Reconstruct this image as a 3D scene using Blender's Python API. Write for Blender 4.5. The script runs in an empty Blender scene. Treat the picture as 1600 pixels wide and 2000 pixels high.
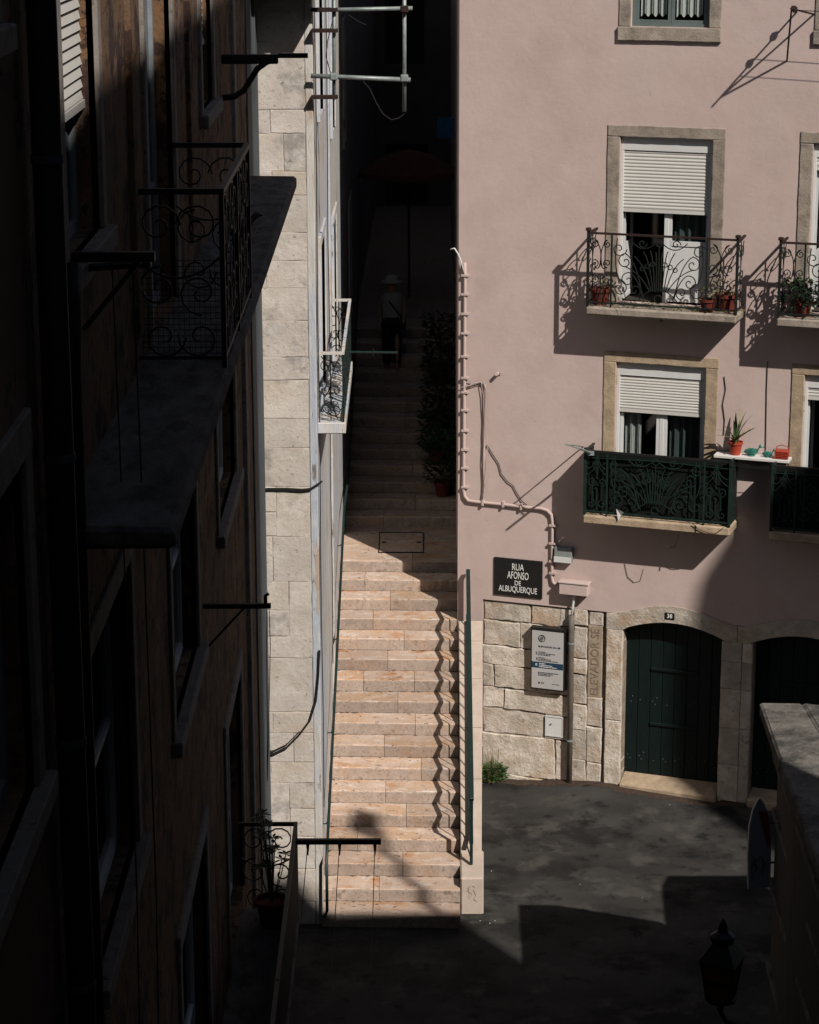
import bpy, bmesh, math, random
from mathutils import Vector, Matrix, Euler
random.seed(7)
R_ = math.radians
scene = bpy.context.scene
col = scene.collection
# ------------------------------------------------------------------ camera, sky, sun, exposure
CH = 14.192
F_PX, PITCH, ROLL = 4722.0, R_(15.09), R_(-0.124)
_f = Vector((0, math.cos(PITCH), -math.sin(PITCH))); _u = Vector((0, math.sin(PITCH), math.cos(PITCH))); _r = Vector((1, 0, 0))
CR = _r*math.cos(ROLL) + _u*math.sin(ROLL); CU = _u*math.cos(ROLL) - _r*math.sin(ROLL)
CP = Vector((0, 0, CH))
cam = bpy.data.cameras.new('camera'); camo = bpy.data.objects.new('camera', cam); col.objects.link(camo)
mw = Matrix.Identity(4)
for i in range(3):
    mw[i][0] = CR[i]; mw[i][1] = CU[i]; mw[i][2] = -_f[i]; mw[i][3] = CP[i]
camo.matrix_world = mw
cam.sensor_fit = 'VERTICAL'; cam.sensor_height = 36; cam.lens = F_PX/2000*36; cam.clip_start = .1; cam.clip_end = 500
scene.camera = camo
SAZ, SEL = R_(32), R_(42)
LD = Vector((-math.sin(SAZ)*math.cos(SEL), math.cos(SAZ)*math.cos(SEL), -math.sin(SEL)))
world = bpy.data.worlds.new('World'); scene.world = world; world.use_nodes = True
nt = world.node_tree; nt.nodes.clear()
wo = nt.nodes.new('ShaderNodeOutputWorld'); bg = nt.nodes.new('ShaderNodeBackground'); sk = nt.nodes.new('ShaderNodeTexSky')
sk.sky_type = 'NISHITA'; sk.sun_disc = False; sk.sun_elevation = SEL; sk.sun_rotation = math.atan2(-LD.x, -LD.y)
bg.inputs['Strength'].default_value = 0.05
nt.links.new(sk.outputs[0], bg.inputs[0]); nt.links.new(bg.outputs[0], wo.inputs[0])
sun = bpy.data.lights.new('sun', 'SUN'); sun.energy = 5.0; sun.angle = R_(0.53); sun.color = (1, .95, .88)
suno = bpy.data.objects.new('sun', sun); col.objects.link(suno)
suno.rotation_euler = LD.to_track_quat('-Z', 'Y').to_euler(); suno.location = (15, -15, 30)
vs = scene.view_settings; vs.view_transform = 'Standard'; vs.look = 'None'; vs.exposure = -0.2; vs.gamma = 1; vs.use_curve_mapping = False
scene.render.engine = 'CYCLES'
scene.cycles.max_bounces = 8; scene.cycles.diffuse_bounces = 1; scene.cycles.transparent_max_bounces = 12

# ------------------------------------------------------------------ measuring helpers
def ray(x, y): return (_f + CR*((x-800)/F_PX) - CU*((y-1000)/F_PX)).normalized()
def hit(x, y, pt, n):
    d = ray(x, y); n = Vector(n); return CP + d*(((Vector(pt)-CP).dot(n))/d.dot(n))
def atY(x, y, Y): return hit(x, y, (0, Y, 0), (0, 1, 0))
def atZ(x, y, z=0): return hit(x, y, (0, 0, z), (0, 0, 1))
# pink facade frame
YAW = R_(19.93)
PD = Vector((math.cos(YAW), -math.sin(YAW), 0)); PN = Vector((-math.sin(YAW), -math.cos(YAW), 0))
PA = atZ(945, 1515, .05); PO = PA - PD*.45; PO.z = 0
def W(x, y, out=0):
    X = hit(x, y, PA + PN*out, PN) - PO; return X.dot(PD), X.z
def PW(S, out, z): return PO + PD*S + PN*out + Vector((0, 0, z))
# alley planes, stairs
SD0, ST, SR = 30.654, .44572, .187
def AX(Y): return -1.225 + .0118*(Y-30.65)
def BX(Y): return .69 + .0121*(Y-30.65)
# sun aligned frame for what stands outside the picture
def UV(u, v): return Vector((u*math.cos(SAZ)+v*math.sin(SAZ), u*math.sin(SAZ)-v*math.cos(SAZ), 0))

# ------------------------------------------------------------------ mesh helpers
class MB:
    def __init__(s): s.v = []; s.f = []
    def add(s, vs_, fs):
        n = len(s.v); s.v += [Vector(p) for p in vs_]; s.f += [tuple(i+n for i in f) for f in fs]; return s
    def hexa(s, p):   # 8 points, bottom ring then top ring
        return s.add(p, [(3,2,1,0),(4,5,6,7),(0,1,5,4),(1,2,6,5),(2,3,7,6),(3,0,4,7)])
    def box(s, x0, x1, y0, y1, z0, z1):
        return s.hexa([(x0,y0,z0),(x1,y0,z0),(x1,y1,z0),(x0,y1,z0),(x0,y0,z1),(x1,y0,z1),(x1,y1,z1),(x0,y1,z1)])
    def prism(s, a, b):   # two matching rings of points
        n = len(a); s.add(list(a)+list(b), [tuple(range(n-1,-1,-1)), tuple(range(n,2*n))] + [(i,(i+1)%n,n+(i+1)%n,n+i) for i in range(n)]); return s
    def tube(s, pts, r, n=6, r2=None, closed=False):
        pts = [Vector(p) for p in pts]; m = len(pts); base = len(s.v)
        up = None
        for i, p in enumerate(pts):
            if closed: t = pts[(i+1) % m] - pts[i-1]
            else: t = pts[min(i+1, m-1)] - pts[max(i-1, 0)]
            if t.length < 1e-9: t = Vector((0,0,1))
            t.normalize()
            if up is None: up = Vector((0,0,1)) if abs(t.z) < .9 else Vector((1,0,0))
            a = t.cross(up)
            if a.length < 1e-5: a = t.cross(Vector((.3,1,.2)))
            a.normalize(); b = a.cross(t); up = b
            rr = r if r2 is None else r + (r2-r)*i/max(1, m-1)
            for k in range(n):
                an = 2*math.pi*(k+.5)/n; s.v.append(p + a*math.cos(an)*rr + b*math.sin(an)*rr)
        for i in range(m if closed else m-1):
            j = (i+1) % m
            for k in range(n):
                s.f.append((base+i*n+k, base+i*n+(k+1)%n, base+j*n+(k+1)%n, base+j*n+k))
        if not closed:
            s.f.append(tuple(base+k for k in range(n-1,-1,-1))); s.f.append(tuple(base+(m-1)*n+k for k in range(n)))
        return s
    def lathe(s, prof, c=(0,0,0), n=16):
        c = Vector(c); base = len(s.v)
        for r, z in prof:
            for k in range(n): s.v.append(c + Vector((r*math.cos(2*math.pi*k/n), r*math.sin(2*math.pi*k/n), z)))
        for i in range(len(prof)-1):
            for k in range(n): s.f.append((base+i*n+k, base+i*n+(k+1)%n, base+(i+1)*n+(k+1)%n, base+(i+1)*n+k))
        s.f.append(tuple(base+k for k in range(n-1,-1,-1))); s.f.append(tuple(base+(len(prof)-1)*n+k for k in range(n)))
        return s
    def grid(s, u0, u1, v0, v1, holes, fn, depth, step=None):
        """a wall sheet with openings and their reveals; fn(u, v, d) gives the point"""
        us = sorted(set([u0,u1]+[h for H in holes for h in H[:2] if u0 < h < u1])); vs2 = sorted(set([v0,v1]+[h for H in holes for h in H[2:4] if v0 < h < v1]))
        if step:
            def fine(a):
                o = []
                for p, q in zip(a, a[1:]):
                    k = max(1, int((q-p)/step)); o += [p+(q-p)*i/k for i in range(k)]
                return o+[a[-1]]
            us, vs2 = fine(us), fine(vs2)
        inside = lambda a, b: any(H[0] < a < H[1] and H[2] < b < H[3] for H in holes)
        for a, b in zip(us, us[1:]):
            for c, d in zip(vs2, vs2[1:]):
                if not inside((a+b)/2, (c+d)/2):
                    s.add([fn(a,c,0),fn(b,c,0),fn(b,d,0),fn(a,d,0)], [(0,1,2,3)])
        for H in holes:
            a, b, c, d = max(H[0],u0), min(H[1],u1), max(H[2],v0), min(H[3],v1)
            for p, q in (((a,c),(b,c)),((b,c),(b,d)),((b,d),(a,d)),((a,d),(a,c))):
                s.add([fn(p[0],p[1],0),fn(q[0],q[1],0),fn(q[0],q[1],depth),fn(p[0],p[1],depth)], [(0,1,2,3)])
        return s
    def build(s, name, mat, parent=None, origin=None, world=False, bevel=0, smooth=False, weld=False, top=None, jit=0):
        me = bpy.data.meshes.new(name)
        vs_ = s.v
        if world and parent is not None:
            inv = root_of(parent)['_m'] if False else ROOTM[root_of(parent).name].inverted(); vs_ = [inv @ p for p in vs_]
        if origin is not None: vs_ = [p-Vector(origin) for p in vs_]
        me.from_pydata([tuple(p) for p in vs_], [], s.f)
        if weld or bevel or jit:
            bm = bmesh.new(); bm.from_mesh(me)
            bmesh.ops.remove_doubles(bm, verts=bm.verts, dist=1e-4)
            if bevel:
                bmesh.ops.bevel(bm, geom=[e for e in bm.edges if len(e.link_faces) == 2 and e.calc_face_angle(0) > .5], offset=bevel, segments=1, affect='EDGES', clamp_overlap=True)
            if jit:
                for v in bm.verts: v.co += Vector((random.uniform(-jit,jit),random.uniform(-jit,jit),random.uniform(-jit,jit)))
            bmesh.ops.recalc_face_normals(bm, faces=bm.faces)
            bm.to_mesh(me); bm.free()
        me.materials.append(M[mat])
        if top:
            me.materials.append(M[top]); me.update()
            for p in me.polygons:
                if p.normal.z > .6: p.material_index = 1
        if smooth:
            for p in me.polygons: p.use_smooth = True
        o = bpy.data.objects.new(name, me); col.objects.link(o)
        if parent is not None: o.parent = parent
        if origin is not None: o.location = origin
        return o
ROOTM = {}
def root_of(o):
    while o.parent is not None: o = o.parent
    return o
def tag(o, label, cat, group=None):
    o['label'] = label; o['category'] = cat
    if group: o['group'] = group
    return o
def thing(name, label, cat, loc=(0,0,0), rotz=0, group=None):
    o = bpy.data.objects.new(name, None); col.objects.link(o); o.empty_display_size = .2
    o.location = loc; o.rotation_euler = (0,0,rotz); ROOTM[o.name] = Matrix.Translation(Vector(loc)) @ Matrix.Rotation(rotz, 4, 'Z')
    return tag(o, label, cat, group)
def struct(o): o['kind'] = 'structure'; return o
def text_mesh(s, size, sx=1.0, align='CENTER', bold=0.0):
    c = bpy.data.curves.new('t', 'FONT'); c.body = s; c.size = size; c.align_x = align; c.align_y = 'CENTER'; c.offset = bold; c.resolution_u = 3; c.extrude = .002
    o = bpy.data.objects.new('t', c); col.objects.link(o)
    dg = bpy.context.evaluated_depsgraph_get(); me = bpy.data.meshes.new_from_object(o.evaluated_get(dg))
    bpy.data.objects.remove(o)
    mb = MB(); mb.v = [Vector((v.co.x*sx, v.co.y, v.co.z)) for v in me.vertices]; mb.f = [tuple(p.vertices) for p in me.polygons]
    bpy.data.meshes.remove(me); return mb
def spiral(cx, cz, r0, r1, a0, turns, n=16):
    return [(cx+(r0+(r1-r0)*i/n)*math.cos(a0+turns*2*math.pi*i/n), cz+(r0+(r1-r0)*i/n)*math.sin(a0+turns*2*math.pi*i/n)) for i in range(n+1)]
def bez(a, b, c, n=8):
    return [((1-t)**2*a[0]+2*t*(1-t)*b[0]+t*t*c[0], (1-t)**2*a[1]+2*t*(1-t)*b[1]+t*t*c[1]) for t in [i/n for i in range(n+1)]]
def circ(cx, cz, r, n=12): return [(cx+r*math.cos(2*math.pi*i/n), cz+r*math.sin(2*math.pi*i/n)) for i in range(n+1)]

# ------------------------------------------------------------------ materials
M = {}
def mat(name, c, rough=.9, var=.2, scale=3, bump=.3, bscale=35, bdist=.006, rand=0, metal=0, spec=.3, stretch=(1,1,1), stains=(), emit=None):
    m = bpy.data.materials.new(name); m.use_nodes = True; t = m.node_tree; N = t.nodes; Lk = t.links; b = N['Principled BSDF']
    b.inputs['Roughness'].default_value = rough; b.inputs['Metallic'].default_value = metal
    b.inputs['Specular IOR Level'].default_value = spec
    tc = N.new('ShaderNodeTexCoord'); mp = N.new('ShaderNodeMapping'); mp.inputs['Scale'].default_value = stretch
    Lk.new(tc.outputs['Object'], mp.inputs[0]); src = mp.outputs[0]
    if rand:
        oi = N.new('ShaderNodeObjectInfo'); ad = N.new('ShaderNodeVectorMath'); ad.operation = 'SCALE'; ad.inputs[0].default_value = (13,7,19)
        Lk.new(oi.outputs['Random'], ad.inputs['Scale']); a2 = N.new('ShaderNodeVectorMath'); Lk.new(src, a2.inputs[0]); Lk.new(ad.outputs[0], a2.inputs[1]); src = a2.outputs[0]
    def noise(sc, det=6, ro=.6):
        n = N.new('ShaderNodeTexNoise'); n.inputs['Scale'].default_value = sc; n.inputs['Detail'].default_value = det; n.inputs['Roughness'].default_value = ro
        Lk.new(src, n.inputs['Vector']); return n.outputs['Fac']
    def ramp(fac, a, ca, bb, cb):
        r = N.new('ShaderNodeValToRGB'); r.color_ramp.elements[0].position = a; r.color_ramp.elements[0].color = (*ca,1); r.color_ramp.elements[1].position = bb; r.color_ramp.elements[1].color = (*cb,1)
        Lk.new(fac, r.inputs[0]); return r.outputs[0]
    n1 = noise(scale); col_out = ramp(n1, .3, [x*(1-var) for x in c], .7, [min(1,x*(1+var)) for x in c])
    for (c2, sc, lo, hi, amt) in stains:
        f = ramp(noise(sc, 8, .65), lo, (0,0,0), hi, (amt,amt,amt))
        mx = N.new('ShaderNodeMix'); mx.data_type = 'RGBA'; Lk.new(f, mx.inputs['Factor']); Lk.new(col_out, mx.inputs[6]); mx.inputs[7].default_value = (*c2,1); col_out = mx.outputs[2]
    if rand:
        hs = N.new('ShaderNodeHueSaturation'); mr = N.new('ShaderNodeMapRange'); mr.inputs[3].default_value = 1-rand; mr.inputs[4].default_value = 1+rand
        Lk.new(oi.outputs['Random'], mr.inputs[0]); Lk.new(mr.outputs[0], hs.inputs['Value']); Lk.new(col_out, hs.inputs['Color']); col_out = hs.outputs[0]
    Lk.new(col_out, b.inputs['Base Color'])
    if bump:
        bp = N.new('ShaderNodeBump'); bp.inputs['Strength'].default_value = bump; bp.inputs['Distance'].default_value = bdist
        mxm = N.new('ShaderNodeMath'); mxm.operation = 'MULTIPLY_ADD'; mxm.inputs[1].default_value = .6
        Lk.new(noise(bscale, 8, .7), mxm.inputs[0]); Lk.new(n1, mxm.inputs[2]); Lk.new(mxm.outputs[0], bp.inputs['Height']); Lk.new(bp.outputs[0], b.inputs['Normal'])
    if emit: b.inputs['Emission Color'].default_value = (*emit[0],1); b.inputs['Emission Strength'].default_value = emit[1]
    M[name] = m; return m
def glass(name, tint, refl):
    m = bpy.data.materials.new(name); m.use_nodes = True; t = m.node_tree; t.nodes.clear()
    o = t.nodes.new('ShaderNodeOutputMaterial'); a = t.nodes.new('ShaderNodeBsdfTransparent'); a.inputs[0].default_value = (*tint,1)
    g = t.nodes.new('ShaderNodeBsdfGlossy'); g.inputs['Roughness'].default_value = .03
    lw = t.nodes.new('ShaderNodeLayerWeight'); pw_ = t.nodes.new('ShaderNodeMath'); pw_.operation = 'POWER'; pw_.inputs[1].default_value = 4; t.links.new(lw.outputs['Facing'], pw_.inputs[0])
    fr = t.nodes.new('ShaderNodeMath'); fr.operation = 'MULTIPLY_ADD'; fr.inputs[1].default_value = .7; fr.inputs[2].default_value = refl; t.links.new(pw_.outputs[0], fr.inputs[0]); x = t.nodes.new('ShaderNodeMixShader')
    t.links.new(fr.outputs[0], x.inputs[0]); t.links.new(a.outputs[0], x.inputs[1]); t.links.new(g.outputs[0], x.inputs[2]); t.links.new(x.outputs[0], o.inputs[0]); M[name] = m
mat('pink_plaster', (.55,.42,.382), .95, .06, 1.6, .6, 9, .012, stains=(((.60,.475,.435),.45,.46,.66,.75),((.46,.34,.305),1.1,.54,.68,.5),((.40,.30,.265),5,.63,.72,.5),((.64,.515,.48),2.6,.60,.72,.4)))
mat('white_corner', (.55,.47,.40), .95, .12, 2, .3, 25, .01, stains=(((.42,.30,.25),3,.5,.7,.6),))
mat('limestone', (.33,.275,.225), .92, .25, 6, 1, 45, .014, rand=.10, stains=(((.15,.125,.105),3.5,.52,.68,.75),((.44,.38,.32),30,.55,.7,.5),((.10,.085,.07),26,.62,.72,.7)))
mat('limestone_warm', (.40,.30,.205), .92, .25, 6, 1, 45, .014, rand=.10, stains=(((.25,.18,.12),3.5,.52,.68,.6),((.48,.39,.30),30,.55,.7,.5),((.15,.11,.08),40,.62,.72,.7)))
mat('base_stone', (.54,.465,.385), .92, .2, 4, 1, 20, .03, rand=.15, stains=(((.52,.36,.235),1.1,.50,.64,.7),((.66,.59,.52),4,.48,.60,.75),((.23,.18,.14),9,.59,.68,.7),((.13,.10,.08),40,.63,.70,.7)))
mat('mortar', (.27,.22,.175), .95, .35, 8, .6, 40, .01)
mat('wall_stone', (.55,.49,.435), .93, .12, 1.6, .9, 16, .022, rand=.07, stains=(((.46,.37,.28),.7,.50,.66,.7),((.27,.245,.225),1.1,.58,.66,.75),((.64,.59,.54),4,.52,.62,.6),((.20,.17,.14),18,.61,.67,.8)))
mat('lime_mortar', (.44,.37,.305), .95, .3, 8, .6, 40, .01)
mat('white_paint_peel', (.57,.53,.485), .85, .12, 4, 1, 24, .02, stretch=(1.6,1.6,.3), stains=(((.44,.475,.54),.5,.47,.53,.85),((.46,.34,.25),1.7,.55,.60,.9),((.17,.145,.12),4.5,.615,.64,.9),((.63,.61,.58),12,.53,.62,.6),((.13,.11,.09),22,.65,.68,.8)))
mat('pale_blue_paint', (.46,.49,.54), .85, .08, 4, .6, 30, .01, stretch=(2.2,2.2,.22), stains=(((.58,.54,.50),2.0,.55,.62,.8),((.20,.17,.14),7,.64,.68,.8)))
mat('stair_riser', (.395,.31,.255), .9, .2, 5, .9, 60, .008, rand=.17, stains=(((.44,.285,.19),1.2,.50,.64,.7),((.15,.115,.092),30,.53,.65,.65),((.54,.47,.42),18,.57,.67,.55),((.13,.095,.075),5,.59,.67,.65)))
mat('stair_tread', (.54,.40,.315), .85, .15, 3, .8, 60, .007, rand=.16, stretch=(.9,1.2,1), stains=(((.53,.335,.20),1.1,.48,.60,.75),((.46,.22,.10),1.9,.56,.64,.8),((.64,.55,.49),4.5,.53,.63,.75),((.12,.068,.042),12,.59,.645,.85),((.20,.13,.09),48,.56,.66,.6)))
mat('dirt', (.055,.036,.026), .98, .4, 20, .4, 60, .004)
mat('parapet_stone', (.51,.415,.345), .92, .12, 4, .7, 50, .008, stains=(((.42,.27,.20),2.5,.52,.7,.6),((.2,.17,.15),16,.63,.72,.6),((.35,.28,.23),60,.58,.7,.5)))
mat('asphalt', (.036,.034,.031), .9, .5, .9, 1, 120, .012, stains=(((.009,.0085,.008),.7,.48,.58,.9),((.075,.069,.06),1.3,.54,.64,.75),((.10,.09,.08),85,.58,.66,.65),((.007,.0068,.0065),2.8,.58,.66,.8)))
mat('pale_litter', (.6,.58,.54), .8, .1)
mat('green_iron', (.006,.022,.019), .45, .3, 8, .2, 40, .002, spec=.5)
mat('black_iron', (.012,.012,.012), .5, .3, 8, .2, 40, .002, spec=.4)
mat('rust_iron', (.028,.014,.011), .8, .4, 12, .4, 50, .003)
mat('old_iron', (.010,.014,.012), .6, .5, 14, .4, 50, .003, stains=(((.05,.022,.016),10,.56,.7,.6),))
mat('galvanised', (.26,.29,.28), .5, .25, 15, .2, 60, .002, metal=.3, spec=.5)
mat('shutter_white', (.60,.575,.535), .5, .04, 6, .05, 30, .002)
mat('pvc_white', (.66,.655,.64), .45, .05, 5, .05, 30, .002)
mat('grey_green_frame', (.13,.16,.155), .55, .12, 6, .1, 30, .002)
mat('curtain', (.45,.46,.43), .95, .12, 8, .2, 60, .004)
mat('lace', (.62,.63,.58), .95, .15, 30, .3, 90, .004)
mat('dark_curtain', (.07,.09,.085), .95, .2, 6, .2, 60, .004)
mat('green_net', (.0025,.005,.0042), .95, .5, 3, .2, 50, .003)
mat('door_green', (.0022,.0095,.0085), .6, .4, 7, .3, 30, .003, stretch=(4,4,.5), spec=.3)
mat('stud_metal', (.07,.085,.08), .5, .2, 9, 0)
mat('terracotta', (.13,.024,.015), .8, .3, 8, .3, 40, .003)
mat('red_plastic', (.40,.055,.03), .5, .15, 8, .1, 40, .002)
mat('green_glaze', (.03,.16,.12), .25, .5, 14, .1, 30, .002, spec=.6)
mat('leaf_green', (.05,.10,.03), .6, .4, 6, .1, 40, .002)
mat('leaf_dark', (.022,.045,.018), .6, .4, 6, .1, 40, .002)
mat('leaf_dry', (.22,.19,.09), .8, .3, 6, .1, 40, .002)
mat('snake_leaf', (.06,.11,.045), .5, .5, 18, .1, 40, .002)
mat('leaf_edge', (.42,.40,.16), .6, .2, 6, 0)
mat('white_plank', (.68,.65,.62), .7, .06, 6, .1, 40, .002)
mat('sign_black', (.010,.010,.010), .45, .2, 6, .05, 40, .001, spec=.4)
mat('sign_white', (.75,.73,.69), .7, .05, 6, 0)
mat('board_white', (.47,.455,.445), .5, .03, 3, 0)
mat('board_ink', (.025,.026,.03), .6, .05, 3, 0)
mat('board_navy', (.012,.045,.085), .55, .05, 3, 0)
mat('box_grey', (.22,.235,.23), .5, .1, 5, .1, 40, .002)
mat('pipe_taupe', (.15,.125,.105), .6, .25, 6, .2, 40, .003)
mat('black_cable', (.014,.013,.012), .7, .2, 8, 0)
mat('carve_dark', (.25,.19,.14), .95, .3, 20, 0)
mat('carve_panel', (.36,.28,.21), .95, .25, 10, .6, 60, .006)
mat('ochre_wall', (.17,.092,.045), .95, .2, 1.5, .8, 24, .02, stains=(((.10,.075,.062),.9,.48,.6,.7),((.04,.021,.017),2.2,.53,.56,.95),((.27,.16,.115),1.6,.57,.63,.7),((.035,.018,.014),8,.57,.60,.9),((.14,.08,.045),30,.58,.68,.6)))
mat('red_wall', (.085,.03,.022), .95, .2, 1.5, .4, 24, .01)
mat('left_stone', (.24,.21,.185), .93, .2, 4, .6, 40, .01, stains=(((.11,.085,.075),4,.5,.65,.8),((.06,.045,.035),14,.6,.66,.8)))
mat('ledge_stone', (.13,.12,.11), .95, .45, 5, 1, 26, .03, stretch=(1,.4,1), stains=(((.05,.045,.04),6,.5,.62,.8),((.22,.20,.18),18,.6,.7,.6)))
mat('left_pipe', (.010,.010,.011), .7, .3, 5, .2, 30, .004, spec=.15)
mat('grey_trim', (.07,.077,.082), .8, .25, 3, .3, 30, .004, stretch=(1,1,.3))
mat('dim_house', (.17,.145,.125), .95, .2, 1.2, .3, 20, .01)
mat('dim_wood', (.05,.04,.035), .8, .3, 4, .2, 20, .004)
mat('roof_tile', (.30,.13,.08), .9, .3, 5, .5, 20, .02)
mat('parasol_cloth', (.15,.06,.042), .95, .15, 4, .1, 30, .003)
mat('blue_sign', (.012,.13,.28), .5, .3, 9, 0)
mat('skin', (.42,.26,.18), .6, .05, 5, 0)
mat('shirt_pale', (.34,.33,.32), .95, .1, 5, 0)
mat('cloth_dark', (.02,.02,.024), .95, .1, 5, 0)
mat('hat_straw', (.45,.42,.37), .95, .1, 9, .2, 60, .003)
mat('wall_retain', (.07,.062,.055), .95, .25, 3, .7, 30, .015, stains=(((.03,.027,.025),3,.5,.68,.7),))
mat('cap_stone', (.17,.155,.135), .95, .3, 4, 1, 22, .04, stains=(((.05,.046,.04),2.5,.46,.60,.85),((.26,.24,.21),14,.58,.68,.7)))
mat('amber_glass', (.20,.11,.04), .3, .1, 5, 0)
mat('wood_frame', (.20,.22,.24), .7, .15, 8, .2, 30, .003)
mat('balcony_green', (.009,.024,.019), .6, .4, 10, .2, 40, .002, spec=.3)
glass('pane_glass', (.9,.92,.92), .04)
glass('pane_reflective', (.5,.53,.53), .12)

# ------------------------------------------------------------------ ground
def sm(a, b, x):
    t = min(1, max(0, (x-a)/(b-a))); return t*t*(3-2*t)
def gz(x, y): return .19*sm(1.4, 3.2, x)*sm(33.2, 35.6, y) + .02*math.sin(x*1.3+y*.7)*sm(1.2, 1.6, x)
g = MB(); xs = [-30,-12,-6,-3,-1.5,-.5,.5,1.2]+[1.2+.2*i for i in range(1,34)]+[9,14,30,60]; ys = [-60,-20,0,10,20,26]+[27+.2*i for i in range(52)]+[38,40,60,120]
for y in ys:
    for x in xs: g.v.append(Vector((x, y, gz(x, y))))
n = len(xs)
for j in range(len(ys)-1):
    for i in range(n-1): g.f.append((j*n+i, j*n+i+1, (j+1)*n+i+1, (j+1)*n+i))
struct(g.build('street', 'asphalt', smooth=True))
lit = MB()
for (x, y) in [(967,1797),(957,1802),(938,1797),(1133,1727),(1255,1754),(1030,1775),(960,1700),(1308,1585)]:
    p = atZ(x, y, .012); s = random.uniform(.004, .011); a = random.uniform(0, 3)
    lit.box(p.x-s, p.x+s, p.y-s*.6, p.y+s*.6, gz(p.x,p.y), gz(p.x,p.y)+.006)
lo = lit.build('litter', 'pale_litter'); lo['kind'] = 'stuff'; lo['label'] = 'pale crumbs of litter scattered on the asphalt'

# ------------------------------------------------------------------ stairs
stairs = struct(bpy.data.objects.new('stairs', None)); col.objects.link(stairs); stairs.location = (-.25, 30.6, 0); ROOTM['stairs'] = Matrix.Translation((-.25, 30.6, 0))
SKEW = .04
def step_block(k, y0, y1, z0, z1, f0, f1, nm='step_stone', dy=0):
    """one long stone of a step between fractions f0..f1 of the width"""
    xa0, xb0 = AX(y0)+.004, BX(y0)-.004
    X0 = xa0+(xb0-xa0)*f0 + (.003 if f0 > 0 else 0); X1 = xa0+(xb0-xa0)*f1 - (.003 if f1 < 1 else 0)
    sk_ = lambda x: -(x+.25)*SKEW
    j = [random.uniform(-.004, .004) for _ in range(4)]
    mb = MB(); m_ = max(1, int((X1-X0)/.06)); front = []
    for i in range(m_+1):
        x = X0+(X1-X0)*i/m_; w = random.uniform(-.003, .003); h = random.uniform(-.004, .001)
        if random.random() < .10: w += random.uniform(.006,.020); h -= random.uniform(.004,.014)
        front.append((x, w, h))
    base = len(mb.v)
    for (x, w, h) in front:
        s = sk_(x)
        mb.v += [Vector((x, y0+s+dy+.006, z0)), Vector((x, y0+s+dy+w*.5, z1-.03)), Vector((x, y0+s+dy+w+.003, z1-.010+h)), Vector((x, y0+s+dy+w+.014, z1+h*.4)), Vector((x, y1+s+.03, z1)), Vector((x, y1+s+.03, z0))]
    for i in range(m_):
        for q in range(6): mb.f.append((i*6+q, (i+1)*6+q, (i+1)*6+(q+1)%6, i*6+(q+1)%6))
    mb.f.append(tuple(range(6))); mb.f.append(tuple(m_*6+q for q in range(5,-1,-1)))
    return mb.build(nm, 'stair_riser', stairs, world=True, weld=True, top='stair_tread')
joints = {1:.41, 2:.58, 4:.60, 5:.44, 6:.71, 7:.42, 8:.66, 9:.52, 10:.65, 11:.43, 12:.56, 13:.30, 14:.44, 15:.22, 16:.62}
for k in range(17):
    y0 = SD0+k*ST; y1 = y0+ST if k < 16 else 39.85
    z0, z1 = k*SR-(.05 if k else .2), (k+1)*SR
    if k == 16: y1 = y0+.62
    fs = [0, joints[k], 1] if k in joints else [0, 1]
    if k in (3, 10): fs = sorted(set(fs+[.24]))
    for a, b in zip(fs, fs[1:]): step_block(k, y0, y1, z0, z1, a, b)
for r_, (ya, yb) in enumerate([(38.405,38.98),(38.98,39.5),(39.5,39.9)]):
    fs = [0,.35,.72,1] if r_ % 2 else [0,.5,1]
    for a, b in zip(fs, fs[1:]): step_block(0, ya+.004, yb-.03, 2.9, 17*SR, a, b, 'landing_slab')
for k in range(13):
    y0 = 39.85+k*ST; f = random.uniform(.3,.7)
    z1 = 17*SR+(k+1)*SR
    for a, b in ((0,f),(f,1)): step_block(k, y0, y0+ST+(.6 if k == 12 else 0), z1-SR-.05, z1, a, b)
TZ = 17*SR+13*SR   # level of the upper terrace
tb = MB(); tb.box(-1.4, 2.2, 45.9, 66, 4.0, TZ-.006); struct(tb.build('upper_pavement', 'stair_riser'))
rnd = random.Random(40)
for k in list(range(16))+list(range(17,29)):
    y1 = SD0+(k+1)*ST if k < 16 else 39.85+(k-16)*ST; z1 = (k+1)*SR
    mb = MB(); n_ = 44
    for i in range(n_+1):
        x = AX(y1)+.01+(BX(y1)-AX(y1)-.02)*i/n_; ys_ = y1-(x+.25)*SKEW+.008; wd_ = rnd.uniform(.006,.022)+(.03 if i < 2 or i > n_-2 else 0)+(.025 if rnd.random() < .08 else 0)
        mb.v += [Vector((x,ys_-wd_,z1+.0015)),Vector((x,ys_,z1+.0015)),Vector((x,ys_-.001,z1+.008+wd_*.3))]
    for i in range(n_): mb.f += [(3*i,3*i+3,3*i+4,3*i+1),(3*i+1,3*i+4,3*i+5,3*i+2)]
    mb.build('dirt_line', 'dirt', stairs, world=True)
# access cover on the landing
hc = thing('access_cover', 'rectangular metal framed stone cover with two handles set in the stair landing', 'access cover', (-.15, 38.85, 17*SR))
hb = MB(); hb.box(-.50,.22, 38.28,39.46, 17*SR+.001, 17*SR+.006); hb.build('plate', 'stair_tread', hc, world=True)
hb = MB()
for (a,b,c,d) in ((-.514,-.50,38.25,39.49),(.22,.234,38.25,39.49),(-.5,.22,38.25,38.28),(-.5,.22,39.46,39.49)): hb.box(a,b,c,d,17*SR+.001,17*SR+.014)
hb.build('frame', 'black_iron', hc, world=True)
for x in (-.46,.12): hb = MB(); hb.box(x,x+.07,38.84,38.90,17*SR+.006,17*SR+.016); hb.build('handle', 'black_iron', hc, world=True)

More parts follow.
